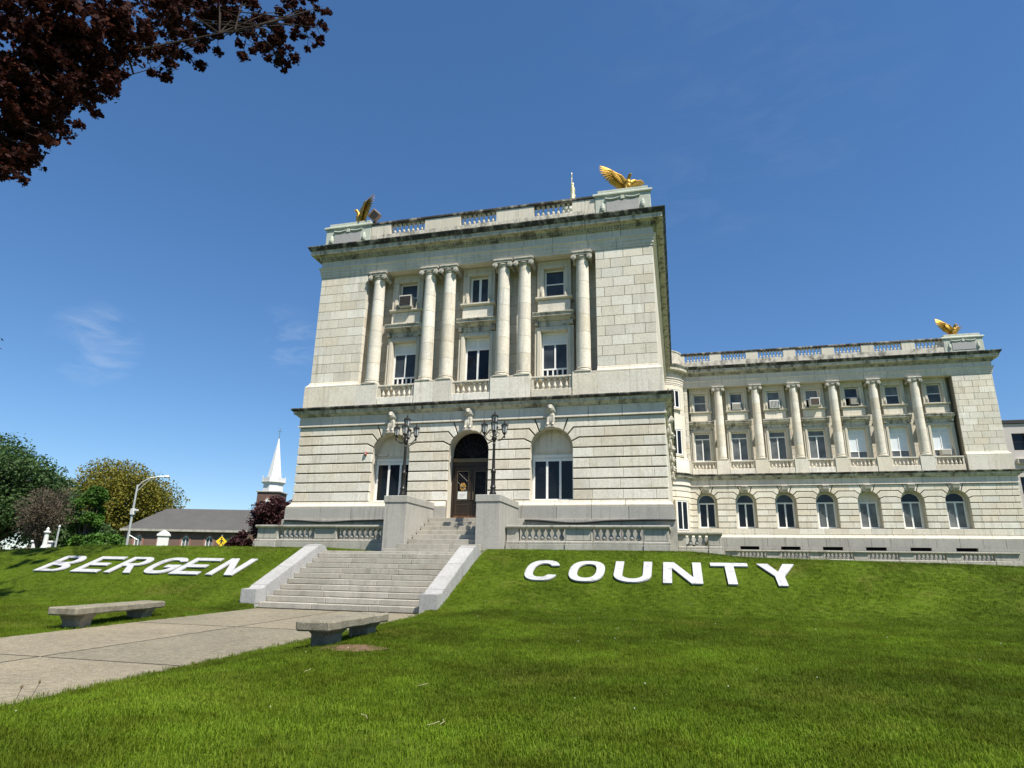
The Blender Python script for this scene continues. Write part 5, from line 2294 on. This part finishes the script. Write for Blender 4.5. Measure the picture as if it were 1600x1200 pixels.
# ------------------------------------------------------------------ church
def church():
    T = thing('church', 'brown stone church with grey roof and tall white steeple', 'church', (-61.5, 66.0, -1.5), math.radians(14))
    L = 21.5
    # local frame: x along the nave (0 = tower end), -y towards the viewer
    wins = []
    for k in range(5):
        wins.append(-L + 2.6 + k * 4.1)

    def gothic(xc, z0, w, h):
        p = [(xc - w, z0), (xc + w, z0), (xc + w, z0 + h)]
        for k in range(1, 6):
            a = math.radians(60 * k / 6)
            p.append((xc - w + 2 * w * math.cos(a), z0 + h + 2 * w * math.sin(a) * .9))
        p.append((xc, z0 + h + 2 * w * math.sin(math.radians(60)) * .9))
        for k in range(5, 0, -1):
            a = math.radians(60 * k / 6)
            p.append((xc + w - 2 * w * math.cos(a), z0 + h + 2 * w * math.sin(a) * .9))
        p.append((xc - w, z0 + h))
        return p
    m = MB()
    m.plate([(-L, -1), (-.2, -1), (-.2, 6.3), (-L, 6.3)], [gothic(x, 1.9, .66, 2.4) for x in wins], 0, .5)
    m.box(-L, -.2, .51, 9.5, -1, 6.3)
    obj('wall', m, 'brownstone', T)
    m = MB()
    a = [(-L - .5, -.55, 6.2), (.0, -.55, 6.2), (.0, 10, 6.2), (-L - .5, 10, 6.2), (-L + 4.2, 4.75, 10.2), (-.4, 4.75, 10.2)]
    m.add(a, [(0, 1, 5, 4), (1, 2, 5), (2, 3, 4, 5), (3, 0, 4), (3, 2, 1, 0)])
    obj('roof', m, 'slate_roof', T)
    m = MB()
    m.box(-L - .5, .0, -.66, -.5, 5.92, 6.28)
    obj('gutter', m, 'granite_base', T)
    for x in wins:
        p = gothic(x, 1.9, .66, 2.4)
        o_ = gothic(x, 1.8, .98, 2.4)
        m = MB().plate(o_, [p], -.06, .02)
        w = obj('window', m, 'red_sandstone', T)
        q = MB().plate(p, [offset_poly(p, [.13] * len(p))], .05, .12)
        q.box(x - .06, x + .06, .06, .11, 2.0, 5.2)
        obj('tracery', q, 'white_paint', w)
        q = MB().prism(offset_poly(p, [.02] * len(p)), .16, .18)
        obj('pane', q, 'glass_grey', w)
    m = MB()
    hw = 1.95
    tc_ = (1.7, 4.2)
    m.box(tc_[0] - hw, tc_[0] + hw, tc_[1] - hw, tc_[1] + hw, -1, 13.2)
    tw_ = obj('tower', m, 'brownstone', T)
    m = MB()
    m.cbox(tc_[0] - hw - .2, tc_[0] + hw + .2, tc_[1] - hw - .2, tc_[1] + hw + .2, 13.2, 13.42, .03)
    obj('tower_cornice', m, 'granite_base', tw_)
    for ax in (0, 1):
        p = gothic(0, 10.6, .42, .9)
        q = MB().plate(gothic(0, 10.5, .62, .9), [p], -.06, .0)
        o_ = obj('belfry_window', q, 'red_sandstone', tw_, (tc_[0], tc_[1] - hw, 0) if ax == 0 else (tc_[0] + hw, tc_[1], 0), 0 if ax == 0 else math.pi / 2)
        q = MB().prism(p, -.03, .02)
        obj('louvre', q, 'steeple_white', o_)
    st = []
    m = MB()
    m.lathe([(1.85, 13.43), (1.8, 14.9), (2.0, 15.0), (2.2, 15.1), (2.2, 15.2)], tc_[0], tc_[1], 0, 8)
    obj('octagon', m, 'steeple_white', T)
    m = MB()
    m.lathe([(2.12, 15.2), (2.12, 15.9), (2.04, 15.9), (2.04, 15.2)], tc_[0], tc_[1], 0, 8, cap=False)
    for k in range(8):
        a_ = k * math.pi / 4
        m.tube([(tc_[0] + 2.1 * math.cos(a_), tc_[1] + 2.1 * math.sin(a_), 15.2), (tc_[0] + 2.1 * math.cos(a_), tc_[1] + 2.1 * math.sin(a_), 16.15)], .07, 6)
    obj('gallery', m, 'steeple_white', T)
    m = MB()
    m.lathe([(1.5, 15.2), (1.32, 16.0), (.07, 23.4)], tc_[0], tc_[1], 0, 8)
    sp = obj('spire', m, 'steeple_white', T)
    m = MB()
    m.tube([(tc_[0], tc_[1], 23.3), (tc_[0], tc_[1], 25.3)], .05, 6)
    m.tube([(tc_[0] - .35, tc_[1], 24.7), (tc_[0] + .35, tc_[1], 24.7)], .045, 6)
    m.lathe([(.02, 23.4), (.14, 23.55), (.02, 23.7)], tc_[0], tc_[1], 0, 8)
    obj('cross', m, 'copper_green', sp)
    return T


church()

# ------------------------------------------------------------------ trees
def leaf_mesh(blobs, n, size, seed, squash=1.0, shell=.55, shape='leaf'):
    """leaf-sized faces scattered through blob volumes [(x,y,z,rx,ry,rz)]"""
    rr = random.Random(seed)
    vol = [b[3] * b[4] + b[3] * b[5] for b in blobs]
    tot = sum(vol)
    vs, fs = [], []
    for b, v in zip(blobs, vol):
        for _ in range(max(4, int(n * v / tot))):
            u = rr.uniform(-1, 1)
            a = rr.uniform(0, 2 * math.pi)
            q = math.sqrt(1 - u * u)
            r_ = (shell + (1 - shell) * rr.random()) if rr.random() < .75 else rr.random() ** .5
            r_ *= 1 + .22 * mnoise.noise(Vector((u * 2 + b[0], q * math.cos(a) * 2 + b[1], q * math.sin(a) * 2 + b[2])))
            p = Vector((b[0] + b[3] * r_ * q * math.cos(a), b[1] + b[4] * r_ * q * math.sin(a), b[2] + b[5] * r_ * u))
            nrm = Vector((rr.uniform(-1, 1), rr.uniform(-1, 1), rr.uniform(-.2, 1.3))).normalized()
            t = nrm.orthogonal().normalized()
            t.rotate(Matrix.Rotation(rr.uniform(0, 6.28), 3, nrm))
            s_ = nrm.cross(t)
            k = size * rr.uniform(.6, 1.3)
            i = len(vs)
            if shape == 'leaf':
                vs += [p - t * k * .5, p + s_ * k * .34 + nrm * k * .08, p + t * k * .55, p - s_ * k * .34 + nrm * k * .08]
                fs.append((i, i + 1, i + 2, i + 3))
            elif shape == 'maple':
                pts = [(-.5, 0), (-.28, .42), (.0, .30), (.22, .50), (.25, .18), (.6, 0), (.25, -.18), (.22, -.50), (.0, -.30), (-.28, -.42)]
                vs += [p + t * k * a_ + s_ * k * b_ for a_, b_ in pts]
                fs.append(tuple(range(i, i + 10)))
            else:
                vs += [p - t * k * .6, p + s_ * k * .05, p + t * k * .6]
                fs.append((i, i + 1, i + 2))
    me = bpy.data.meshes.new('crown')
    me.from_pydata([tuple(v) for v in vs], [], fs)
    me.update()
    return me


def tree(name, label, loc, h, r, mat, seed, trunk_h, n=7000, size=.42, bark='bark', group='trees beyond the lawn', elong=1.0, bare=False, nb=26, tr=.28, cat='tree'):
    rr = random.Random(seed)
    T = thing(name, label, cat, loc, 0, group)
    zc = trunk_h + (h - trunk_h) * .5
    hz = (h - trunk_h) * .5
    m = MB()
    m.tube([(0, 0, -.3), (rr.uniform(-.1, .1), 0, trunk_h * .5), (rr.uniform(-.2, .2), rr.uniform(-.2, .2), trunk_h + hz * .5), (0, 0, zc + hz * .5)], [tr * 1.25, tr, tr * .7, tr * .2], 8)
    obj('trunk', m, bark, T)
    blobs = []
    lm = MB()
    for k in range(nb):
        u = rr.uniform(-.95, 1)
        a = rr.uniform(0, 6.28)
        q = math.sqrt(max(0, 1 - u * u))
        d = rr.uniform(.45, .78)
        bx, by, bz = r * d * q * math.cos(a), r * d * q * math.sin(a), zc + hz * d * u * elong
        br = r * rr.uniform(.26, .42)
        blobs.append((bx, by, bz, br, br, br * rr.uniform(.65, .95)))
        lm.tube([(0, 0, trunk_h * rr.uniform(.7, 1.1)), (bx * .45, by * .45, trunk_h + (bz - trunk_h) * .55), (bx, by, bz)], [tr * .45, tr * .25, tr * .08], 5)
        if bare:
            for j in range(9):
                lm.tube([(bx * .6, by * .6, trunk_h + (bz - trunk_h) * .65), (bx * .85 + rr.uniform(-.4, .4) * r * .5, by * .85 + rr.uniform(-.4, .4) * r * .5, bz + rr.uniform(-.2, .5) * r * .4), (bx + rr.uniform(-.5, .5) * r * .6, by + rr.uniform(-.5, .5) * r * .6, bz + rr.uniform(-.3, .7) * r * .5)], [tr * .12, tr * .08, tr * .03], 4)
    obj('limb', lm, bark, T)
    obj('crown', leaf_mesh(blobs, n, size, seed + 1), mat, T)
    return T


GZ = -2.2
tree('broad_tree', 'large round dark green tree at the far left', (-62.0, 22.2, GZ), 14.6, 8.6, 'leaf_green', 21, 2.0, n=42000, size=.34, nb=60, tr=.5)
tree('broad_tree', 'dense green tree low behind the brown tree at left', (-72.0, 41.0, GZ), 8.5, 6.0, 'leaf_green', 22, .6, n=8000, size=.5, nb=26, tr=.35)
tree('twiggy_tree', 'brown half-bare tree with fine twigs in front of the big green tree', (-43.2, 13.0, GZ), 8.0, 3.1, 'leaf_brown', 23, 2.6, n=6000, size=.15, bark='bark', bare=True, nb=22, tr=.2)
tree('slim_tree', 'narrow bright green tree left of the yellow-green tree', (-48.5, 22.1, GZ), 10.0, 1.9, 'leaf_bright', 24, 1.2, n=14000, size=.24, nb=24, tr=.2)
tree('bush', 'bright green bush under the narrow tree', (-44.6, 21.2, GZ), 5.0, 2.3, 'leaf_bright', 25, .2, n=4500, size=.34, nb=14, tr=.1, cat='bush')
tree('spreading_tree', 'yellow-green spreading tree behind the church roof', (-93.4, 69.2, GZ), 19.6, 11.8, 'leaf_olive', 26, 4.0, n=42000, size=.42, nb=64, tr=.55)
tree('purple_tree', 'dark purple-leaved small tree between church and courthouse', (-20.6, 14.6, -1.3), 6.6, 2.7, 'leaf_purple', 27, .4, n=24000, size=.2, nb=36, tr=.15)
tree('purple_tree', 'purple-leaved shrub at the foot of the purple tree by the balustrade', (-22.6, 12.4, -1.3), 3.0, 1.4, 'leaf_purple', 28, .2, n=3000, size=.22, nb=10, tr=.08, cat='shrub')
tree('cherry_shrub', 'pink and white blossoming shrub at the far left', (-47.2, 15.2, GZ), 2.9, 1.7, 'leaf_pink', 29, .2, n=3600, size=.16, nb=10, tr=.08, cat='shrub')
tree('dark_shrub', 'dark green shrub beside the yellow crossing sign', (-24.8, 15.6, -1.4), 2.75, 1.5, 'leaf_green', 30, .2, n=3000, size=.22, nb=10, tr=.08, cat='shrub')
tree('broad_tree', 'dark green tree low between the twiggy tree and the church', (-66.0, 36.5, GZ), 6.2, 4.5, 'leaf_green', 31, .4, n=6000, size=.42, nb=22, tr=.3)

# the copper maple overhead: trunk off to the left, boughs hanging into view
MT = thing('copper_maple', 'dark maroon maple whose leafy boughs hang in from the upper left', 'tree', (-14.5, -26.0, -2.45))
TIP = [(-5.88, -22.11, 13.09), (-5.48, -21.61, 12.64), (-5.48, -21.13, 13.78), (-4.89, -20.56, 13.52), (-4.59, -20.01, 14.7), (-8.0, -16.2, 18.46), (-8.05, -14.93, 19.05), (-8.22, -15.43, 20.54), (-7.53, -14.25, 21.58), (-6.84, -14.0, 22.02), (-6.37, -13.01, 21.52), (-6.0, -12.91, 20.66), (-5.25, -12.28, 20.23), (-5.15, -12.24, 20.93), (-5.84, -12.79, 22.31), (-5.49, -11.63, 23.78), (-4.8, -11.11, 23.77), (-4.53, -10.89, 24.7), (-4.8, -11.15, 22.61), (-7.6, -15.17, 20.98), (-7.03, -17.05, 16.27), (-4.91, -19.78, 13.58), (-5.1, -20.06, 12.21), (-5.3, -20.18, 12.6), (-5.62, -20.64, 12.26), (-5.38, -21.47, 11.69), (-6.03, -21.78, 12.18), (-5.19, -20.29, 11.71), (-5.3, -20.72, 10.64), (-5.27, -21.18, 10.08), (-5.41, -20.94, 11.11), (-5.49, -21.68, 10.72), (-6.09, -21.39, 10.06), (-5.98, -21.31, 9.4), (-5.66, -21.27, 9.28), (-5.57, -21.53, 8.67), (-5.92, -21.13, 10.64), (-6.04, -21.88, 11.26), (-5.63, -20.64, 13.16), (-7.36, -13.93, 21.02), (-5.05, -20.13, 15.17), (-7.95, -15.77, 19.18), (-4.78, -19.51, 14.39), (-5.34, -20.85, 13.8), (-7.97, -16.28, 20.07), (-5.4, -21.18, 11.32), (-5.4, -20.39, 13.0), (-5.23, -21.33, 9.47), (-6.23, -13.42, 22.48), (-7.87, -15.01, 20.06), (-4.29, -11.25, 22.95), (-5.65, -12.24, 21.75), (-4.93, -20.14, 12.79), (-5.38, -20.6, 4.1)]
rr = random.Random(77)
o0 = Vector((-14.5, -26.0, -2.45))
m = MB()
m.tube([(0, 0, -.3), (.1, .1, 2), (.3, .2, 5), (.8, .6, 8.0), (1.2, 1.0, 12), (1.4, 1.2, 17)], [.62, .5, .46, .4, .3, .14], 10)
obj('trunk', m, 'bark_pale', MT)
fork = [Vector((.5, .4, 6.5)), Vector((.9, .7, 9.0)), Vector((1.2, 1.0, 12.0))]
lm = MB()
blobs = []
# main boughs
boughs = [[Vector((.5, .4, 6.5)), Vector((3.4, 2.6, 10.5)), Vector((6.6, 4.8, 14.6)), Vector((8.6, 7.4, 17.6)), Vector((10.4, 9.6, 20.2)), Vector((11.6, 11.4, 22.4))],
          [Vector((.9, .7, 8.0)), Vector((3.6, 2.8, 11.6)), Vector((6.0, 4.6, 14.0)), Vector((7.4, 5.6, 15.6))],
          [Vector((.9, .7, 9.0)), Vector((3.8, 4.2, 13.2)), Vector((6.2, 6.6, 15.4)), Vector((8.6, 8.2, 17.6))],
          [Vector((.3, .3, 5.5)), Vector((3.0, 2.2, 9.4)), Vector((5.4, 4.2, 12.0)), Vector((6.8, 5.6, 13.4))]]
bp = []
for b in boughs:
    lm.tube(b, [.012 + .19 * (1 - k / (len(b) - 1)) ** 2.2 for k in range(len(b))], 8)
    for a_, c_ in zip(b[:-1], b[1:]):
        for k in range(6):
            bp.append(a_.lerp(c_, k / 6))
for p in TIP:
    q = Vector(p) - o0
    s_ = rr.choice(sorted(bp, key=lambda w: (w - q).length + (0 if w.z < q.z + 2.5 else 5))[:7])
    mid = s_.lerp(q, .5) + Vector((rr.uniform(-.3, .3), rr.uniform(-.3, .3), .35))
    lm.tube([s_, mid, q], [.032, .02, .008], 5)
    for k in range(8):
        w = mid.lerp(q, rr.uniform(.35, 1.04)) + Vector((rr.uniform(-.55, .55), rr.uniform(-.55, .55), rr.uniform(-.55, .35)))
        rr_ = rr.uniform(.14, .30)
        blobs.append((w.x, w.y, w.z, rr_, rr_, rr_ * rr.uniform(.6, .9)))
        lm.tube([mid.lerp(q, rr.random()), w], [.014, .006], 4)
obj('limb', lm, 'bark_dark', MT)
obj('leafy_bough', leaf_mesh(blobs, 30000, .135, 78, shape='maple', shell=.2), 'leaf_maroon', MT)
# dense inner and off-frame crown
blobs = []
for k in range(120):
    u = rr.uniform(-.8, 1)
    a = rr.uniform(0, 6.28)
    q = math.sqrt(1 - u * u)
    d = rr.uniform(.5, .95)
    c = Vector((-.5, -.3, 13.6)) + Vector((7.2 * d * q * math.cos(a), 7.2 * d * q * math.sin(a), 6.6 * d * u))
    br = rr.uniform(.8, 1.3)
    blobs.append((c.x, c.y, c.z, br, br, br * .8))
for p in [TIP[i] for i in (0, 1, 2, 3, 4, 26, 31, 37, 40, 19, 7, 24, 25, 38, 43, 42, 44, 41)]:
    q = Vector(p) - o0
    for k in range(3):
        w = q + Vector((rr.uniform(-1.0, .1), rr.uniform(-.8, .5), rr.uniform(-.2, 1.0)))
        blobs.append((w.x, w.y, w.z, .5, .5, .4))
camv = Vector((10.57, -31.81, -.905))
for i in (25, 26, 28, 29, 30, 31, 32, 33, 34, 35, 36, 37, 45, 47, 0, 1):
    for k in range(2):
        w = camv + (Vector(TIP[i]) - camv) * rr.uniform(1.06, 1.27) - o0 + Vector((rr.uniform(-.7, .3), rr.uniform(-.5, .5), rr.uniform(-.1, .6)))
        blobs.append((w.x, w.y, w.z, .5, .5, .42))
for i, f0, f1, n_ in ((22, 1.04, 1.13, 6), (23, 1.04, 1.13, 6), (24, 1.05, 1.16, 6), (27, 1.03, 1.12, 6), (46, 1.04, 1.12, 5), (28, 1.08, 1.22, 6), (29, 1.1, 1.3, 6), (30, 1.1, 1.25, 6), (21, .99, 1.06, 9), (42, .99, 1.05, 8), (3, 1.0, 1.08, 8), (52, 1.0, 1.06, 7), (2, 1.0, 1.08, 6)):
    for k in range(n_ // 2):
        w = camv + (Vector(TIP[i]) - camv) * rr.uniform(f0, f1) - o0 + Vector((rr.uniform(-.5, .2), rr.uniform(-.4, .4), rr.uniform(-.1, .5)))
        blobs.append((w.x, w.y, w.z, .32, .32, .27))
obj('crown', leaf_mesh(blobs, 38000, .16, 79, shape='maple', shell=.3), 'leaf_maroon', MT)

# ------------------------------------------------------------------ street furniture
SL = thing('street_lamp', 'tall grey cobra-head street lamp with a camera box by the road', 'street lamp', (-38.75, 17.85, -2.3))
m = MB()
m.tube([(0, 0, 0), (0, 0, 4), (0, 0, 8.5)], [.13, .11, .08], 10)
obj('pole', m, 'galvanised', SL)
m = MB()
m.tube([(0, 0, 8.2), (.25, .2, 8.75), (.7, .62, 9.2), (1.25, 1.15, 9.42), (1.5, 1.4, 9.43)], [.05, .05, .045, .04, .04], 6)
m.tube([(0, 0, 7.8), (.35, .3, 8.45), (.75, .66, 9.18)], .03, 5)
obj('arm', m, 'galvanised', SL)
m = MB()
m.lathe([(.06, 0), (.14, .08), (.13, .4), (.04, .55)], 0, 0, 0, 8)
h = obj('lamp_head', m, 'galvanised', SL, (1.5, 1.4, 9.43))
h.rotation_euler = (math.radians(-90), 0, math.radians(-45))
m = MB()
m.cbox(-.16, .22, -.16, .16, 5.7, 6.25, .02)
m.box(.22, .55, -.1, .1, 6.05, 6.2)
obj('camera_box', m, 'steeple_white', SL)
m = MB()
m.tube([(0, 0, 3.9), (.75, .35, 3.45)], .04, 6)
obj('bracket', m, 'galvanised', SL)

CS = thing('crossing_sign', 'yellow diamond pedestrian crossing sign beyond the bank', 'sign', (-20.4, 7.4, -1.06), math.radians(33))
m = MB()
m.tube([(0, .04, 0), (0, .04, 2.15)], .04, 6)
obj('post', m, 'galvanised', CS)
m = MB()
s_ = .36
m.prism([(0, 1.70 - s_), (s_, 1.70), (0, 1.70 + s_), (-s_, 1.70)], -.01, .01)
pl = obj('plate', m, 'sign_yellow', CS)
m = MB()
m.prism([(.08 * math.cos(k * .785), 1.98 + .08 * math.sin(k * .785)) for k in range(8)], -.016, -.011)
m.prism([(-.07, 1.62), (.08, 1.62), (.10, 1.87), (-.09, 1.87)], -.016, -.011)
m.prism([(-.17, 1.36), (-.10, 1.36), (.03, 1.615), (-.06, 1.615)], -.016, -.011)
m.prism([(.12, 1.36), (.19, 1.36), (.075, 1.615), (-.0, 1.615)], -.017, -.012)
m.prism([(-.22, 1.66), (-.18, 1.61), (-.085, 1.80), (-.10, 1.86)], -.018, -.013)
m.prism([(.20, 1.60), (.24, 1.64), (.115, 1.86), (.09, 1.80)], -.018, -.013)
m.v = [(a * .72, b, 1.70 + (c - 1.70) * .72) for a, b, c in m.v]
obj('walking_figure', m, 'sign_black', pl)

PM = thing('white_pillar', 'white capped stone pillar in front of the church windows', 'pillar', (-36.7, 19.9, -2.2), math.radians(40))
m = MB()
m.cbox(-.62, .62, -.62, .62, 0, .4, .03)
m.cbox(-.48, .48, -.48, .48, .4, 3.75, .03)
obj('shaft', m, 'steeple_white', PM)
m = MB()
m.cbox(-.58, .58, -.58, .58, 3.75, 3.95, .03)
m.lathe([(.55, 3.95), (.40, 4.12), (.12, 4.28), (.02, 4.36)], 0, 0, 0, 12)
obj('cap', m, 'steeple_white', PM)

MC = thing('stone_column', 'white tapering stone monument column between the trees at left', 'monument', (-35.3, 6.9, -2.2))
m = MB()
m.cbox(-.34, .34, -.34, .34, 0, 2.05, .03)
m.lathe([(.34, 2.05), (.24, 2.3), (.17, 2.45), (.145, 3.3), (.24, 3.36), (.24, 3.42), (.09, 3.5), (.11, 3.62), (.03, 3.75)], 0, 0, 0, 10)
obj('shaft', m, 'steeple_white', MC)
GP = MB()
GP.tube([(0, 0, 0), (0, 0, 3.75)], [.08, .06], 8)
GP.lathe([(.07, 3.75), (.10, 3.82), (.03, 3.95)], 0, 0, 0, 8)
tag(obj('post', GP, 'galvanised', None, (-34.85, 7.4, -2.2)), 'plain grey post right of the white monument column', 'post')

BT = thing('booth', 'small white and blue booth glimpsed between the trees at left', 'booth', (-53.0, 21.6, -2.3), math.radians(40))
BT.scale = (.55, .55, .9)
m = MB()
m.cbox(-1.5, 1.5, -1, 1, 0, 2.1, .03)
obj('lower_wall', m, 'booth_blue', BT)
m = MB()
m.cbox(-1.5, 1.5, -1, 1, 2.102, 3.6, .03)
m.cbox(-1.7, 1.7, -1.2, 1.2, 3.6, 3.8, .03)
obj('upper_wall', m, 'steeple_white', BT)
m = MB()
m.box(-.06, .06, -1.02, -1.0, 2.2, 3.5)
obj('mullion', m, 'galvanised', BT)

LB = thing('house', 'cream house with a green-edged flat roof cut off at the left edge', 'house', (-51.7, 11.6, -2.3), math.radians(36))
m = MB()
wl = [[(x, z), (x + 1.1, z), (x + 1.1, z + 1.8), (x, z + 1.8)] for x in (-4.6, -2.2) for z in (1.2, 5.2)]
m.plate([(-6, 0), (0, 0), (0, 8.4), (-6, 8.4)], wl, 0, .4)
m.box(-6, 0, .41, 6, 0, 8.4)
obj('wall', m, 'limestone', LB)
m = MB()
m.cbox(-6.4, .45, -.5, 6.3, 8.42, 9.0, .05)
r_ = obj('roof', m, 'leaf_bright', LB)
m = MB()
m.cbox(-6.5, .6, -.6, 6.4, 9.0, 9.25, .04)
obj('roof_edge', m, 'limestone_trim', r_)
for w in wl:
    q = MB().plate(w, [offset_poly(w, [.09] * 4)], .1, .18)
    f = obj('window', q, 'white_paint', LB)
    q = MB().prism(offset_poly(w, [.05] * 4), .2, .22)
    obj('pane', q, 'glass_dark', f)

CR = thing('car', 'dark blue car whose roof shows at the left edge of the lawn', 'car', (-39.2, 3.2, -2.1), math.radians(40))
CR.scale = (1.05, 1.05, 1.28)
bm = bmesh.new()
prof = [(-2.2, .35), (2.2, .35), (2.25, .8), (1.5, .95), (.8, 1.5), (-1.0, 1.52), (-1.75, 1.0), (-2.25, .85)]
a = [bm.verts.new((x, -.85 if z < 1.1 else -.66, z)) for x, z in prof]
b = [bm.verts.new((x, .85 if z < 1.1 else .66, z)) for x, z in prof]
bm.faces.new(a)
bm.faces.new(b[::-1])
for i in range(len(prof)):
    j = (i + 1) % len(prof)
    bm.faces.new((a[j], a[i], b[i], b[j]))
bmesh.ops.bevel(bm, geom=list(bm.edges), offset=.07, segments=2, affect='EDGES')
bmesh.ops.recalc_face_normals(bm, faces=list(bm.faces))
me = bpy.data.meshes.new('car_body')
bm.to_mesh(me)
bm.free()
obj('body', me, 'car_blue', CR)
m = MB()
m.prism([(-1.45, 1.03), (1.2, 1.03), (.72, 1.42), (-.95, 1.44)], -.83, -.70)
obj('side_window', m, 'glass_dark', CR)
for x in (-1.35, 1.35):
    for y in (-.82, .82):
        m = MB()
        m.lathe([(.22, -.09), (.33, -.09), (.34, -.05), (.34, .05), (.33, .09), (.22, .09)], 0, 0, 0, 18, 'y')
        wv = obj('wheel', m, 'tyre', CR, (x, y, .33))
        m = MB()
        m.lathe([(.05, -.10), (.21, -.085), (.21, .085)], 0, 0, 0, 14, 'y')
        obj('rim', m, 'galvanised', wv)
